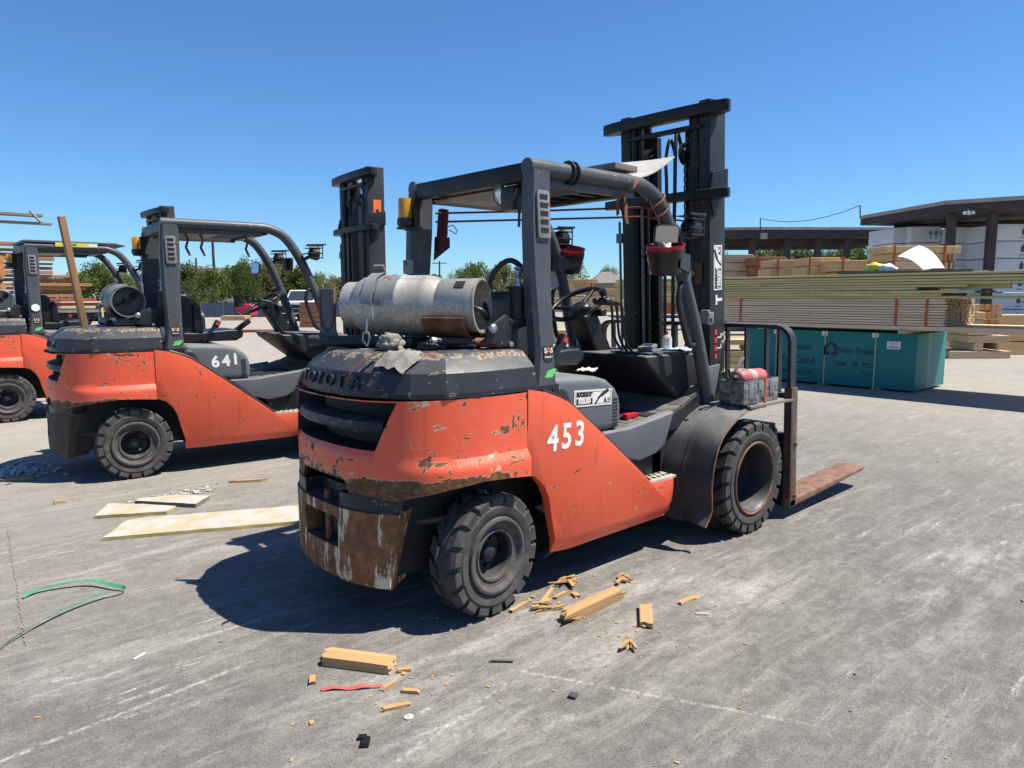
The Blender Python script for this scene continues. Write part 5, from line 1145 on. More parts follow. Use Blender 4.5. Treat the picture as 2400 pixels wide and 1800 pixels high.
q = MB(); q.box((0, -.02, .62), (1.9, .08, .22)); q.build('front_bumper', M['void'], pk); q = MB(); q.box((0, -.01, .88), (1.2, .04, .22)); q.build('grille', M['rimdark'], pk)
for sx in (-1, 1):
    q = MB(); q.box((sx*.80, -.01, .90), (.30, .04, .18)); q.build('headlight', M['lens'], pk); q = MB(); q.box((sx*1.1, 1.3, 1.32), (.18, .08, .2)); q.build('wing_mirror', M['void'], pk)
    for y in (.8, 3.9): q = MB(); q.lathe([(0, -.1), (.33, -.11), (.38, -.06), (.38, .1), (0, .1)], (sx*.88, y, .38), (sx*1., 0, 0), 20); q.build('wheel', M['rubber'], pk)
DB = 50.; fc = empty('screen_fence', gp(470, DB), VZ, 'low blue screened fence in front of the hedge', 'fence')
for k in range(7): q = MB(); q.box((k*1.55+.77, 0, .52), (1.5, .03, 1.0)); q.build('screen_panel', M['tarpblue'], fc); q = MB(); q.box((k*1.55, 0, .56), (.05, .05, 1.12)); q.build('fence_post', M['greymet'], fc)
mb = MB(); mb.box(gp(560, DB-1.5)+Vector((0, 0, .002)), (16, 2.6, .004), (0, 0, VZ)); tag(mb.build('dirt_strip', M['dirt'], smooth=0), kind='structure')
# ---- poles and houses
def pole(px, D, pyt, r, lab, arm=0):
    g_ = gp(px, D); t = empty('utility_pole' if arm else 'light_pole', g_, VZ, lab, 'pole')
    q = MB(); q.tube([(0, 0, 0), (0, 0, zat(pyt, D))], [r, r*.75], 8); q.build('shaft', M['shed'], t)
    if arm: q = MB(); q.box((0, 0, zat(pyt, D)-.3), (arm, .12, .12)); q.build('crossarm', M['shed'], t)
pole(505, 60, 548, .13, 'dark slim pole rising behind the gable roof'); pole(464, 85, 603, .14, 'short wooden pole beside the grey roof', 0)
pole(1031, 110, 612, .16, 'wooden utility pole with crossarm above the gas bottle', 2.2); pole(1289, 90, 585, .13, 'slim pole behind the left red bucket')
M['roofg'] = simple('grey_shingles', (.17, .15, .14), .9, 0, .2, 3); M['cream'] = simple('cream_siding', (.50, .47, .36), .8, 0, .1, 3); M['brickw'] = simple('brown_wall', (.25, .19, .15), .85, 0, .15, 3)
def house(px, D, wpx, pye, pyr, lab, wm, gable=True, dp=9):
    c = gp(px, D); W_ = wpx*D/1676.82; ze = zat(pye, D); zr_ = zat(pyr, D)
    h = empty('house', c, VZ, lab, 'house', None)
    q = MB(); q.box((0, dp/2, ze/2), (W_*.92, dp, ze)); q.build('wall', M[wm], h)
    q = MB()
    if gable:
        q.add([(-W_/2, -.3, ze), (W_/2, -.3, ze), (0, -.3, zr_), (-W_/2, dp, ze), (W_/2, dp, ze), (0, dp, zr_)], [(0, 2, 5, 3), (1, 4, 5, 2), (0, 3, 4, 1)]); q.build('roof', M['roofg'], h, solid=.12, smooth=0)
        q = MB(); q.add([(-W_*.45, -.05, ze), (W_*.45, -.05, ze), (0, -.05, zr_-.15), (-W_*.45, .1, ze), (W_*.45, .1, ze), (0, .1, zr_-.15)], [(0, 1, 2), (3, 5, 4), (0, 3, 4, 1), (1, 4, 5, 2), (2, 5, 3, 0)]); q.build('gable', M[wm], h, smooth=0)
        for sx in (-1, 1): q = MB(); q.bar((sx*W_/2, -.36, ze+.02), (0, -.36, zr_+.04), .10, .28); q.build('barge_board', M['white'], h)
    else:
        q.add([(-W_/2, -.3, ze), (W_/2, -.3, ze), (W_/2, dp, ze), (-W_/2, dp, ze), (-W_*.12, dp*.45, zr_), (W_*.12, dp*.45, zr_)], [(0, 1, 5, 4), (1, 2, 5), (2, 3, 4, 5), (3, 0, 4), (0, 3, 2, 1)]); q.build('roof', M['roofg'], h, smooth=0)
    return h
house(537, 88, 64, 641, 627, 'cream house gable peeking over the hedge', 'cream'); house(478, 92, 66, 641, 622, 'grey roofed house left of the cream gable', 'cream')
house(1428, 120, 90, 664, 636, 'brown house with a grey hip roof beyond the lumber yard', 'brickw', False); house(1500, 125, 80, 676, 655, 'low brown house right of the hip roofed one', 'brickw', False)
# ---- white van far away and white boxes
c = gp(1292, 70); bx_ = empty('box_truck', c, VZ, 'tiny white box truck beyond the steering wheel', 'truck'); q = MB(); q.box((0, 1, 1.35), (1.7, 3.0, 1.5)); q.build('box', M['carwhite'], bx_, bevel=.04); q = MB(); q.box((0, 1, .4), (1.6, 3, .5)); q.build('underframe', M['void'], bx_)
c = gp(1445, 90); cv = empty('parked_car', c, VZ, 'tiny white car parked in front of the brown houses', 'car'); q = MB(); q.prism([(-2.1, .35), (2.1, .35), (2.15, .8), (1.3, .95), (.7, 1.45), (-.9, 1.45), (-1.6, .95), (-2.1, .85)], 1, 0, 1.7); q.build('body', M['carwhite'], cv, bevel=.06)
for x in (-1.3, 1.3): q = MB(); q.lathe([(0, -.1), (.3, -.1), (.3, .1), (0, .1)], (x, 0, .3), (0, 1, 0), 14); q.build('wheel', M['rubber'], cv)
q = MB(); q.prism([(-1.4, .95), (1.15, .95), (.62, 1.38), (-.85, 1.38)], 1, -.012, 0); q.build('window', M['glass'], cv)
# ---------------------------------------------------------------- trees
def leafmat(name, a, b):
    n = NT(name); f = n.noise(.9, 4, .6); g_ = n.noise(7, 3, .6)
    c = n.mix(n.map(f, .3, .7), a, b); c = n.mix(n.map(g_, .45, .75, 0, .5), c, tuple(q*1.5 for q in b))
    tr = n.t.nodes.new('ShaderNodeBsdfTranslucent'); n.t.links.new(c, tr.inputs[0])
    mxs = n.t.nodes.new('ShaderNodeMixShader'); mxs.inputs[0].default_value = .42
    n.fin(c, .7, 0, .2); n.t.links.new(n.b.outputs[0], mxs.inputs[1]); n.t.links.new(tr.outputs[0], mxs.inputs[2]); n.t.links.new(mxs.outputs[0], n.out.inputs[0])
    return n.mat
M['leaf'] = [leafmat('leaves_mid', (.085, .115, .03), (.15, .185, .05)), leafmat('leaves_dark', (.065, .095, .028), (.11, .145, .04)), leafmat('leaves_olive', (.125, .125, .045), (.20, .185, .08))]
M['bark'] = simple('bark', (.09, .07, .05), .95, 0, .3, 5)
def tree_mesh(seed, W_, H_, low=.12, n=2600, leaf=.20):
    """crown of leaf faces gathered in clumps, plus trunk and limbs"""
    rnd = random.Random(seed); clumps = []
    for i in range(26):
        a = rnd.uniform(0, 6.283); rr = math.sqrt(rnd.random())*W_/2*.82; z = H_*(low+(1-low)*rnd.random()**.8)
        lim = 1-max(0, (z/H_-.55)/.5)**2*.75; clumps.append((Vector((math.cos(a)*rr*lim, math.sin(a)*rr*lim, z*.93)), rnd.uniform(.10, .22)*W_))
    mb = MB()
    for i in range(n):
        c, r_ = clumps[i % len(clumps)]
        d = Vector((rnd.gauss(0, 1), rnd.gauss(0, 1), rnd.gauss(0, .8))).normalized()*r_*rnd.random()**.35
        p = c+d; p.z = max(.15, p.z); s = leaf*rnd.uniform(.6, 1.4)
        x = Vector((rnd.gauss(0, 1), rnd.gauss(0, 1), rnd.gauss(0, 1))).normalized(); y = x.cross(Vector((rnd.gauss(0, 1), rnd.gauss(0, 1), rnd.gauss(0, 1)))).normalized()
        mb.add([p-x*s*.5, p+y*s*.28, p+x*s*.5, p-y*s*.28], [(0, 1, 2, 3)])
    tk = MB(); tk.tube([(0, 0, 0), (.05, .02, H_*.3), (0, .05, H_*.6)], [.05*H_*.6, .035*H_*.6, .012*H_*.6], 8)
    for c, r_ in clumps[::3]: tk.tube([(0, 0, H_*.2), c*.55+Vector((0, 0, H_*.1)), c], [.012*H_, .008*H_, .003*H_], 5)
    return mb, tk
PROT = []
for i, (W_, H_, lw, n_) in enumerate(((5, 4, .06, 6500), (6, 5, .08, 7000), (4, 4.5, .06, 6000), (7, 5.5, .12, 7000))):
    a, b = tree_mesh(20+i, W_, H_, lw, n_, .24)
    PROT.append((a, b, W_, H_, [None]*3))
TM_ = {}
def tree(px, D, wpx, pyt, mi, lab, grp, proto=None, seed=0, z0=0):
    i = (seed if proto is None else proto) % 4; a, b, W_, H_, _ = PROT[i]
    r = empty('tree', gp(px, D)+Vector((0, 0, z0)), seed*1.3, lab, 'tree', grp)
    s = wpx*D/1676.82/W_; sz = (zat(pyt, D)-z0)/H_
    if (i, mi) not in TM_:
        o1 = a.build('crown', M['leaf'][mi], r, smooth=0, merge=False); o2 = b.build('trunk', M['bark'], r); TM_[(i, mi)] = (o1, o2)
    else:
        for o in TM_[(i, mi)]:
            c = o.copy(); COL.objects.link(c); c.parent = r
    r.scale = (s, s, sz)
    return r
hl = 'tree in the dense green hedge behind the blue fence'; hg = 'hedge trees behind the fence'
k = 0
for px, wpx, pyt, mi in ((440, 90, 622, 1), (500, 110, 634, 0), (560, 120, 624, 0), (585, 90, 608, 1), (625, 110, 616, 2), (660, 100, 618, 0), (702, 100, 628, 1), (750, 90, 640, 2), (790, 90, 652, 2), (850, 90, 634, 1)):
    tree(px, 54+3*(k % 3), wpx, pyt, mi, hl, hg, seed=k); k += 1
for px, wpx, pyt, mi in ((95, 80, 648, 1), (140, 110, 650, 0), (190, 110, 642, 0), (232, 110, 622, 1), (280, 110, 640, 2), (330, 100, 636, 0), (380, 100, 640, 1)):
    tree(px, 56+3*(k % 3), wpx, pyt, mi, 'tree in the olive hedge beyond the flatbed truck', 'hedge trees beyond the flatbed', seed=k); k += 1
for px, wpx, pyt, mi in ((880, 60, 628, 0), (1020, 60, 646, 1), (1080, 70, 632, 0), (1120, 90, 622, 0), (1175, 100, 626, 2), (1225, 90, 636, 0)):
    tree(px, 100+4*(k % 3), wpx, pyt, mi, 'far green tree on the skyline behind the gas bottle', 'skyline trees behind the gas bottle', seed=k); k += 1
tree(1320, 98, 130, 606, 2, 'broad loose tree behind the left red bucket', None, seed=1); tree(1300, 90, 60, 640, 0, 'small dense tree left of the broad loose tree', None, seed=2)
tree(1427, 135, 60, 628, 0, 'small round tree rising behind the brown hip roof', None, seed=3)
for px, wpx, pyt, mi in ((1700, 70, 600, 1), (1780, 80, 592, 0), (1822, 90, 582, 2), (1872, 90, 590, 0), (1925, 90, 588, 1), (1965, 100, 586, 2), (2010, 90, 592, 1), (2060, 90, 590, 0), (2110, 90, 590, 1)):
    tree(px, 75+3*(k % 3), wpx, pyt, mi, 'far tree seen between the columns of the long low shed', 'trees seen through the shed', seed=k); k += 1
# ---------------------------------------------------------------- things lying on the forklifts
def cyl_thing(): pass
# red buckets taped to the front pillars
def bucket(c, axis, lab, wrapto):
    r = empty('bucket', c, 0, lab, 'bucket'); a = Vector(axis).normalized()
    q = MB(); q.lathe([(.085, -.075), (.112, .085), (.116, .088), (.110, .088), (.105, .08), (.080, -.065), (0, -.068)], axis=a, seg=28); q.build('pail', M['red'], r, smooth=40)
    q = MB(); prof = []
    rnd = random.Random(4)
    rows = []; up = Vector((0, 0, 1)); x = a.cross(Vector((0, 1, 0))).normalized(); y = a.cross(x)
    for h, rr in ((-.085, .02), (-.084, .07), (-.078, .09), (-.04, .097), (0, .103), (.04, .109), (.062, .113)):
        rows.append([a*(h+.006*math.sin(k*2.1+h*60)*(1 if h > .05 else .5))+(x*math.cos(2*math.pi*k/28)+y*math.sin(2*math.pi*k/28))*(rr+.0035*math.sin(k*1.7+h*90)) for k in range(28)])
    q.grid(rows, closed=True); q.build('stretch_wrap', M['wrap'], r, smooth=60)
    q = MB(); t0 = Vector(wrapto)-Vector(c); rows = []
    for i in range(13):
        t = math.pi*(-.5+i/12); d_ = t0.normalized(); s_ = d_.cross(up).normalized()
        p = t0+d_*math.cos(t)*.065+s_*math.sin(t)*.066
        rows.append([p+Vector((0, 0, -.055)), p+Vector((0, 0, .05))])
    rows = [[s_*-.108+Vector((0, 0, -.05)), s_*-.108+Vector((0, 0, .04))]]+rows+[[s_*.108+Vector((0, 0, -.05)), s_*.108+Vector((0, 0, .04))]]
    q.grid(rows); q.build('tape_band', M['wrap'], r, solid=.003, smooth=60)
    return r
bucket((1.415, -.505, 1.715), (-.18, -.10, 1), 'red bucket in black wrap under the mirror on the right pillar', (1.555, -.505, 1.70))
lump('glove', (1.38, -.50, 1.745), (.10, .14, .07), 'tape', 5, 'crumpled grey glove stuffed in the bucket under the mirror', 'glove', .6)
bucket((1.645, .50, 1.755), (-.15, -.25, 1), 'red bucket in black wrap taped to the left front pillar', (1.535, .50, 1.74))
# toolbox, extinguisher and its strap on the fender
tb = empty('tool_tray', (2.05, -.715, .832), R(-2), 'grey taped open tool tray strapped on the front fender', 'tool tray')
for nm, c, d in (('side_wall', (0, -.083, .075), (.40, .006, .15)), ('side_wall', (0, .083, .075), (.40, .006, .15)), ('end_wall', (-.197, 0, .075), (.006, .16, .15)), ('end_wall', (.197, 0, .075), (.006, .16, .15)), ('tray_floor', (0, 0, .004), (.40, .16, .008))):
    q = MB(); q.box(c, d); q.build(nm, M['tape'], tb, bevel=.002)
for x in (-.12, .02, .12): q = MB(); q.box((x, -.0875, .085), (.05, .003, .10)); q.build('tape_patch', M['greymet'], tb, bevel=.001)
q = MB(); q.box((-.02, -.089, .11), (.04, .008, .05)); q.build('latch', M['steel'], tb, bevel=.002)
q = MB(); q.box((.04, -.09, .07), (.022, .004, .18)); q.build('tray_strap', M['strap_or'], tb)
q = MB(); q.box((0.10, -.10, -.012), (.52, .03, .014)); q.build('support_slat', M['plank_grey'], tb)
fe = empty('fire_extinguisher', (2.06, -.70, .985), R(-4), 'faded pinkish fire extinguisher lying in the tool tray', 'extinguisher')
q = MB(); q.lathe([(0, -.13), (.03, -.13), (.048, -.12), (.052, -.10), (.052, .12), (.045, .145), (0, .15)], axis=(1, 0, 0), seg=24); q.build('cylinder', M['pinkred'], fe, smooth=50)
q = MB(); q.lathe([(.0525, -.03), (.0532, -.03), (.0532, .03), (.0525, .03)], axis=(1, 0, 0), seg=24); q.build('paper_label', M['alustep'], fe, smooth=50)
q = MB(); q.tube([(-.12, 0, 0), (-.17, 0, 0)], .022, 12); q.lathe([(.018, 0), (.018, .02), (0, .022)], (-.15, -.02, 0), (0, -1, 0), 12); q.build('valve', M['rimdark'], fe)
for z, t in ((.012, .35), (.045, .75)): q = MB(); q.bar((-.15, 0, z), (-.15+.13*math.cos(t)*.9, 0, z+.13*math.sin(t)), .022, .008); q.build('handle', M['greymet'], fe, bevel=.002)
q = MB(); q.tube(spline([(-.17, 0, 0), (-.22, .01, .01), (-.25, .02, .05), (-.27, .02, .02)], 4), .009, 8); q.tube([(-.20, -.01, .0), (-.24, -.02, .07)], .006, 6); q.build('hose', M['black_sat'], fe)
# spray can, scanner and rag on the dash tray
sc_ = empty('spray_can', (1.70, -.325, 1.158), 0, 'white spray can with a red tip standing on the dash', 'spray can')
q = MB(); q.lathe([(0, 0), (.030, 0), (.031, .005), (.031, .075), (.0312, .078)], seg=20); q.build('can', M['decal'], sc_, smooth=40)
q = MB(); q.lathe([(.031, .078), (.024, .092), (.012, .10), (.012, .105), (0, .105)], seg=20); q.build('dome', M['alustep'], sc_, smooth=40)
q = MB(); q.lathe([(.008, .104), (.007, .122), (0, .122)], seg=10); q.build('nozzle', M['red'], sc_)
q = MB(); q.box((0, -.0005, .04), (.0625, .0625, .02)); 
hs = empty('handheld_scanner', (1.53, -.30, 1.17), .35, 'grey handheld device lying on the dash tray', 'scanner')
q = MB(); q.box((0, 0, .014), (.16, .085, .026), (0, -.08, 0)); q.build('case', M['greymet'], hs, bevel=.008); q = MB(); q.box((.01, 0, .0285), (.08, .06, .002), (0, -.08, 0)); q.build('screen', M['glass'], hs)
def cloth(name, c, w_, d_, mat, seed, lab, amp=.02, drop=None, rz=0, cat='rag'):
    rows = []; n_ = 14
    for i in range(n_):
        row = []
        for j in range(n_):
            u, v = i/(n_-1)-.5, j/(n_-1)-.5; k = 1+.35*mnoise.noise(Vector((u*3+seed, v*3, 1)))
            x, y = u*w_*k, v*d_*k; z = amp*(1+mnoise.noise(Vector((u*5+seed, v*5, seed)))+.5*mnoise.noise(Vector((u*11+seed, v*11, 3))))
            if drop: z += drop(x, y)
            row.append((x, y, z))
        rows.append(row)
    q = MB(); q.grid(rows); o = q.build(name, M[mat], None, solid=.003, smooth=60); o.location = c; o.rotation_euler = (0, 0, rz)
    return tag(o, lab, cat)
cloth('rag', (1.76, -.385, 1.158), .20, .14, 'cloth_bl', 3, 'blue and white rag under the spray can on the dash', .010, lambda x, y: -.5*max(0, -y-.055), .2)
cloth('rag', (-.33, -.36, 1.252), .20, .16, 'cloth', 9, 'flat pale rag hanging over the hood edge of forklift 453', .010, lambda x, y: -.75*max(0, -x-.02)-.6*max(0, -y-.03), .3)
lump('rag', (-.27, -.16, 1.258), (.12, .13, .075), 'cloth', 12, 'balled up grey rag on the hood under the gas bottle', 'rag', .34, 4, fold=.55)
lump('rag', (-.12, -.30, 1.262), (.14, .12, .045), 'wrap', 14, 'dark crumpled rag beneath the gas bottle bracket', 'rag', .36, 4, fold=.6)
band([(-.40, -.27, 1.262), (-.47, -.27, 1.235), (-.535, -.262, 1.19), (-.556, -.255, 1.15), (-.562, -.25, 1.125)], .022, 'strap_rust', 'rust_strip', None, (0, 0, 1))
tag(bpy.data.objects[[o.name for o in COL.objects if o.name.startswith('rust_strip')][0]], 'brown strap end hanging down the hood rear of forklift 453', 'strap')
q = MB(); q.box((1.22, -.42, .80), (.10, .035, .03), (0, 0, -.12)); q.box((1.175, -.425, .80), (.03, .04, .028), (0, 0, -.12)); tag(q.build('red_block', M['red'], bevel=.003), 'small red plastic piece lying on the floor mat', 'plastic piece')
q = MB(); q.box((.66, -.30, 1.098), (.09, .05, .014), (0, 0, .3)); tag(q.build('phone_case', M['black_sat'], bevel=.004), 'flat black case lying on the seat deck', 'case')
cloth('rag', (.93, -.33, 1.075), .13, .10, 'decal', 21, 'white paper scrap on the seat deck edge beside the cushion', .012, None, .5, 'paper')
# boards and sheet on the roof of 453
q = MB(); q.box((1.09, -.12, 2.215), (.20, .68, .034), (0, 0, .03)); tag(q.build('plank', M['plank_grey'], bevel=.003), 'short weathered plank strapped across the roof of forklift 453', 'plank')
rows = []
for i in range(13):
    t = i/12; x = lerp(.98, 1.60, t); z = 2.186+.165*max(0, (t-.35)/.65)**1.7; rows.append([(x, y, z+.012*math.sin(y*5)+(y+.42)*.02) for y in (-.42, -.25, -.05, .12)])
q = MB(); q.grid(rows); tag(q.build('plastic_sheet', M['cardb'], solid=.006, smooth=60), 'pale plastic sheet curling up off the roof of forklift 453', 'sheet')
q = MB(); q.prism([(.72, -.40), (1.26, -.36), (1.22, .35), (.70, .38)], 2, 2.176, 2.184); tag(q.build('roof_board', M['plank_grey']), 'thin grey board lying flat on the roof of forklift 453', 'board')
# stud standing on the hood of 641
q = MB(); p0 = fk2.matrix_basis @ Vector((-.27, -.20, 1.266)); p1 = fk2.matrix_basis @ Vector((-.375, -.22, 2.16)); q.bar(p0, p1, .04, .05, (.9, .2, 0)); tag(q.build('stud', [wood('brown_stud', (.16, .085, .035), (.28, .165, .075), 2, .3)], bevel=.003), 'long brown stud standing upright on the hood of forklift 641', 'stud')
# ---------------------------------------------------------------- litter on the pavement
M['foam'] = (lambda n: n.fin(n.mix(n.map(n.noise(5, 6, .65), .44, .56), (.36, .315, .19), (.38, .365, .33)), .8))(NT('yellow_foam_board'))
M['foamedge'] = simple('foam_edge', (.34, .27, .11), .8, 0, .3); M['split'] = wood('split_wood', (.33, .195, .08), (.48, .31, .15), 0, .3, grain=15.)
M['stripgreen'] = simple('green_strapping', (.05, .25, .13), .35, 0, .3, 20); M['chip'] = simple('galvanised_scrap', (.42, .41, .38), .5, .2, .4, 40)
def slab(name, pts, th, mat, em, lab, cat, tilt=0, group=None):
    """irregular flat piece with ragged edges"""
    rnd = random.Random(len(lab)); P_ = [Vector((x, y, 0)) for x, y in pts]; c = sum(P_, Vector())/len(P_); ring = []
    for a, b in zip(P_, P_[1:]+P_[:1]):
        n_ = max(2, int((b-a).length/.05))
        for i in range(n_):
            p = a.lerp(b, i/n_)-c
            if i: p += Vector((rnd.gauss(0, .0025), rnd.gauss(0, .0025), 0))
            ring.append(p)
    n_ = len(ring); q = MB()
    lo = [(p.x*1.0, p.y*1.0, 0) for p in ring]; hi = [(p.x*.995+rnd.gauss(0, .0012), p.y*.995+rnd.gauss(0, .0012), th) for p in ring]
    q.add(lo+hi, [tuple(range(n_)), tuple(range(2*n_-1, n_-1, -1))], 0); q.add(lo+hi, [(i, (i+1) % n_, (i+1) % n_+n_, i+n_) for i in range(n_)], 1)
    o = q.build(name, [M[mat], M[em]], None, smooth=20); o.location = (c.x, c.y, .001); o.rotation_euler = (tilt, 0, 0)
    return tag(o, lab, cat, group)
slab('foam_board', [(-1.13, 1.84), (-.06, 1.31), (.13, 1.64), (-.80, 2.10), (-.92, 2.12)], .022, 'foam', 'foamedge', 'long pale yellow foam board beside the shadow of forklift 453', 'foam board')
slab('foam_board', [(-1.06, 2.38), (-.66, 2.15), (-.57, 2.24), (-.70, 2.42), (-.91, 2.65)], .022, 'foam', 'foamedge', 'broken triangular foam board piece left of the other small piece', 'foam board')
slab('foam_board', [(-.76, 2.56), (-.46, 2.17), (-.31, 2.32), (-.45, 2.5), (-.72, 2.61)], .03, 'foam', 'plank_grey', 'broken foam board piece with a dark grey edge', 'foam board')
def chunk(name, c, d, rz, mat, seed, lab, cat='wood piece', group=None, rough=.12, sub=2, tilt=0):
    """splintered block: box cut fine, ends frayed"""
    rnd = random.Random(seed); bm = bmesh.new(); bmesh.ops.create_cube(bm, size=1); bmesh.ops.subdivide_edges(bm, edges=bm.edges, cuts=sub, use_grid_fill=True)
    for v in bm.verts:
        e = abs(v.co.x)*2
        f = .006+(rough if e > .8 else 0)
        v.co += Vector((rnd.gauss(0, f*.8 if e > .8 else .01), rnd.gauss(0, f*(.35 if e > .8 else .1)), rnd.gauss(0, f*(.35 if e > .8 else .1))))
    for v in bm.verts: v.co = Vector((v.co.x*d[0], v.co.y*d[1], max(0, v.co.z+.5)*d[2]))
    me = bpy.data.meshes.new(name); bm.to_mesh(me); bm.free(); me.materials.append(M[mat])
    o = bpy.data.objects.new(name, me); COL.objects.link(o); o.location = c; o.rotation_euler = (0, tilt, rz)
    return tag(o, lab, cat, group)
chunk('wood_block', (-.72, -.575, .001), (.30, .085, .040), R(-56), 'split', 3, 'split timber block near the rear bumper shadow of forklift 453', sub=3, rough=.035)
chunk('wood_block', (.39, -.872, .001), (.40, .062, .048), R(2), 'split', 5, 'long splintered timber piece beside the rear wheel of forklift 453', sub=3, rough=.05)
chunk('wood_block', (.50, -1.105, .001), (.21, .058, .026), R(39), 'split', 7, 'flat crumbling wood piece past the long splintered timber', rough=.05)
def clump(c, rad, n_, seed, lab, lay=1.):
    """crushed timber: a small torn core with long fibrous shards lying over each other"""
    rnd = random.Random(seed); q = MB()
    for i in range(n_):
        L_ = rad*rnd.uniform(.35, 1.5); w_ = rnd.uniform(.005, .03); t_ = rnd.uniform(.004, .018)
        p = Vector((rnd.gauss(0, rad*.35), rnd.gauss(0, rad*.28), 0)); an = rnd.gauss(0, .5)*lay; z = .002+abs(rnd.gauss(0, .010))+t_/2
        d = Vector((math.cos(an), math.sin(an), rnd.uniform(-.12, .25))); s_ = Vector((-d.y, d.x, 0)).normalized(); u = d.cross(s_)
        a0 = p-d*L_/2; b0 = p+d*L_/2; vs = []
        for pt, k in ((a0, rnd.uniform(.1, .7)), (p, 1.), (b0, rnd.uniform(.05, .6))):
            for sy, sz in ((-1, -1), (1, -1), (1, 1), (-1, 1)): vs.append(pt+s_*sy*w_/2*k+u*sz*t_/2*k+Vector((rnd.gauss(0, .001), rnd.gauss(0, .001), z)))
        q.add(vs, [(0, 1, 2, 3), (11, 10, 9, 8)]+[(r_*4+k, r_*4+(k+1) % 4, r_*4+4+(k+1) % 4, r_*4+4+k) for r_ in (0, 1) for k in range(4)])
    q.v = [(x, y, max(.0005, z)) for x, y, z in q.v]
    o = q.build('wood_clump', M['split'], None, smooth=0, merge=False); o.location = c; o.rotation_euler = (0, 0, rnd.uniform(-.5, .8)); return tag(o, lab, 'wood piece')
clump((.53, -.58, 0), .09, 14, 1, 'crushed wood clump beside the edge of the truck shadow'); clump((.76, -.75, 0), .06, 13, 2, 'jagged wood clump lying apart on the sunny pavement', 1.6)
clump((.22, -.71, 0), .08, 10, 3, 'frayed dark wood clump near the rear wheel'); clump((.24, -1.22, 0), .06, 8, 4, 'torn orange wood scrap past the crumbling piece')
fr = [(-.92, -.56, .055, .022, 1.1), (-.72, -.80, .06, .016, .2), (-.68, -.89, .07, .018, -.9), (-.78, -.94, .10, .02, -.35), (-.61, -.74, .05, .02, -.5), (.39, -.66, .10, .02, .1), (.44, -.71, .05, .03, 1.2), (.33, -.62, .2, .02, .5), (.81, -1.13, .12, .022, -.1), (.60, -.53, .04, .03, .4), (.13, -.62, .12, .02, .2)]
for i, (x, y, a, b, rz) in enumerate(fr): chunk('wood_splinter', (x, y, 0), (a, b, .014), rz, 'split', 40+i, 'small yellow wood splinter on the pavement near forklift 453', 'splinter', 'wood splinters', .1, 1)
rnd = random.Random(77); q = MB()
for i in range(260):
    cx, cy, sp_ = rnd.choice(((-.70, -.80, .16), (.45, -.72, .22), (.38, -1.15, .14), (.20, -.75, .14), (-.4, 1.9, .5), (-.5, 2.6, .3), (.2, -.9, .5), (-.3, -1.2, .6)))
    x, y = rnd.gauss(cx, sp_), rnd.gauss(cy, sp_); s_ = rnd.uniform(.002, .008)*(1 if i % 9 else 1.8)
    q.box((x, y, s_*.3), (s_*rnd.uniform(1, 3), s_, s_*.6), (0, 0, rnd.uniform(0, 3)))
tag(q.build('wood_crumbs', M['split'], smooth=0, merge=False), 'scattered tiny wood crumbs on the pavement', 'crumbs', None, 'stuff')
q = MB()
for i in range(230):
    a = rnd.uniform(0, 6.28); d_ = abs(rnd.gauss(0, 1)); c_ = un_ = (-1.24, 4.35)
    x, y = c_[0]+math.cos(a)*d_*.16, c_[1]+math.sin(a)*d_*.22; s_ = rnd.uniform(.008, .028)
    q.box((x, y, s_*.4), (s_*2, s_, s_*.35), (rnd.uniform(-.6, .6), rnd.uniform(-.6, .6), rnd.uniform(0, 3)))
for i in range(120):
    x, y = rnd.gauss(-.42, .12), rnd.gauss(2.62, .05); s_ = rnd.uniform(.006, .02); q.box((x, y, s_*.4), (s_*2, s_, s_*.5), (rnd.uniform(-.4, .4), 0, rnd.uniform(0, 3)))
tag(q.build('metal_scraps', M['chip'], smooth=0, merge=False), 'heap of shiny bright scraps behind forklift 641', 'scraps', None, 'stuff')
q = MB()
for i in range(700):
    x, y = rnd.uniform(-1.8, 6), rnd.uniform(-2.6, 5); s_ = rnd.uniform(.0015, .005)*(1 if i % 12 else 2.2); q.box((x, y, s_*.35), (s_*1.5, s_, s_*.7), (0, 0, rnd.uniform(0, 3)))
tag(q.build('grit', M['roofg'], smooth=0, merge=False), 'scattered dark grit on the pavement', 'grit', None, 'stuff')
# strapping, red strip and odd bits
sp_ = spline([(-1.86, .50, .004), (-1.80, .57, .006), (-1.72, .66, .012), (-1.53, .80, .022), (-1.36, .862, .03), (-1.255, .87, .012), (-1.235, .91, .012), (-1.27, .96, .02), (-1.36, 1.11, .03), (-1.54, 1.18, .02), (-1.64, 1.15, .006)], 8)
rows = []
for i, p in enumerate(sp_):
    t = (sp_[min(i+1, len(sp_)-1)]-sp_[max(0, i-1)]).normalized(); n_ = t.cross(Vector((0, 0, 1))).normalized(); tw = .5+.45*math.sin(i*.16); rows.append([p-n_*.0095*math.cos(tw)-Vector((0, 0, .0)), p+n_*.0095*math.cos(tw)+Vector((0, 0, .019*math.sin(tw)))])
q = MB(); q.grid(rows); tag(q.build('green_strapping', M['stripgreen'], solid=.0012, smooth=60), 'loop of green plastic strapping on the pavement', 'strapping')
rows = [[(-.93+.19*t, -.645-.14*t-.008+.004*math.sin(t*9), .004+.006*math.sin(t*7)**2), (-.93+.19*t+.006, -.645-.14*t+.010, .006+.006*math.sin(t*7)**2)] for t in [i/10 for i in range(11)]]
M['stripred'] = simple('red_strip', (.52, .10, .08), .5, 0, .25); q = MB(); q.grid(rows); tag(q.build('red_strip', M['stripred'], solid=.002, smooth=60), 'short red plastic strip near the split timber block', 'strip')
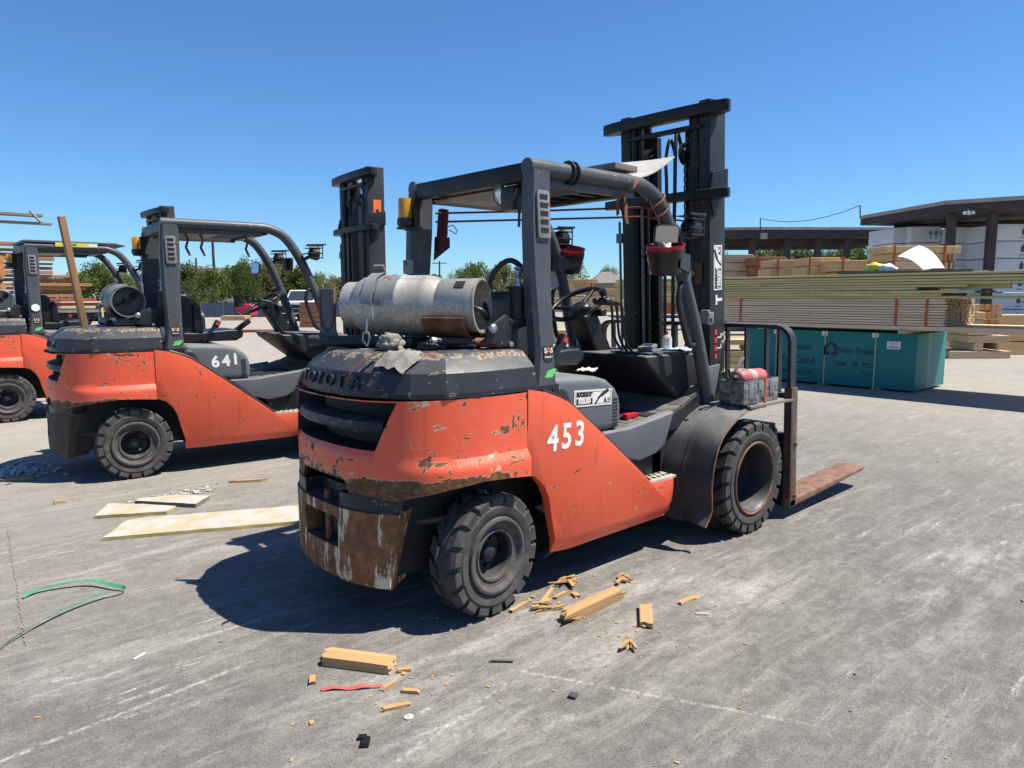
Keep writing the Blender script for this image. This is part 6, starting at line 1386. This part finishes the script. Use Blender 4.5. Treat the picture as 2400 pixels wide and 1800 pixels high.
q = MB(); q.box((-.24, -1.33, .006), (.035, .03, .012), (0, 0, .4)); tag(q.build('rubber_scrap', M['rubber'], bevel=.002), 'small square black rubber scrap', 'rubber scrap')
q = MB(); q.box((-.97, -1.05, .008), (.05, .028, .014), (0, .1, .9)); q.box((-.965, -1.02, .008), (.02, .03, .012), (0, 0, .9)); tag(q.build('plastic_buckle', M['black_sat'], bevel=.002), 'broken black plastic buckle on the pavement', 'buckle')
q = MB(); q.tube([(-.30, -.92, .008), (-.235, -.985, .008)], .008, 8); tag(q.build('metal_pin', M['plank_grey']), 'dull metal pin lying on the pavement', 'pin')
q = MB(); q.lathe([(0, 0), (.018, 0), (.018, .003), (0, .004)], (-.775, -1.02, .001), (0, 0, 1), 16); tag(q.build('bottle_cap', M['chip']), 'flat silvery bottle cap near the splinters', 'bottle cap')
q = MB(); q.box((-1.05, .03, .002), (.06, .025, .003), (0, 0, .75)); tag(q.build('tag_scrap', M['roofg']), 'flat dark tag scrap by the shadow edge', 'scrap')
q = MB(); q.box((.73, -1.26, .003), (.06, .018, .005), (0, 0, -.8)); tag(q.build('foil_scrap', M['chip']), 'short bright foil scrap on the pavement', 'scrap')
q = MB(); q.box((-1.37, .12, .002), (.055, .008, .003), (0, 0, .5)); tag(q.build('white_scrap', M['white']), 'thin white sliver on the pavement', 'scrap')
for i, (x, y, a, b) in enumerate(((-1.16, 2.98, .06, .03), (.10, 2.63, .25, .03), (-1.28, 4.0, .20, .06), (.83, -.16, .32, .05))):
    chunk('wood_scrap', (x, y, 0), (a, b, .02), (.2, -.5, -.4, .35)[i], 'split' if i != 3 else 'plank_grey', 60+i, ('small brown wood offcut left of the broken foam', 'thin wood sliver behind the long foam board', 'yellow wood scrap beside the shiny scraps', 'dark board end lying under the side of forklift 453')[i])
# joint in the slab
q = MB(); rows = []; jr = random.Random(2)
for i in range(90):
    t = i/89; x = lerp(-1.535, -1.715, t)+jr.gauss(0, .004); y = lerp(2.5, .55, t); w_ = .001+.007*jr.random()**2; rows.append([(x-w_, y, .0015), (x, y, .004), (x+w_, y, .0015)])
q.grid(rows); tag(q.build('slab_joint', simple('joint_grit', (.20, .16, .12), .95, 0, .6, 60), smooth=0), kind='structure')
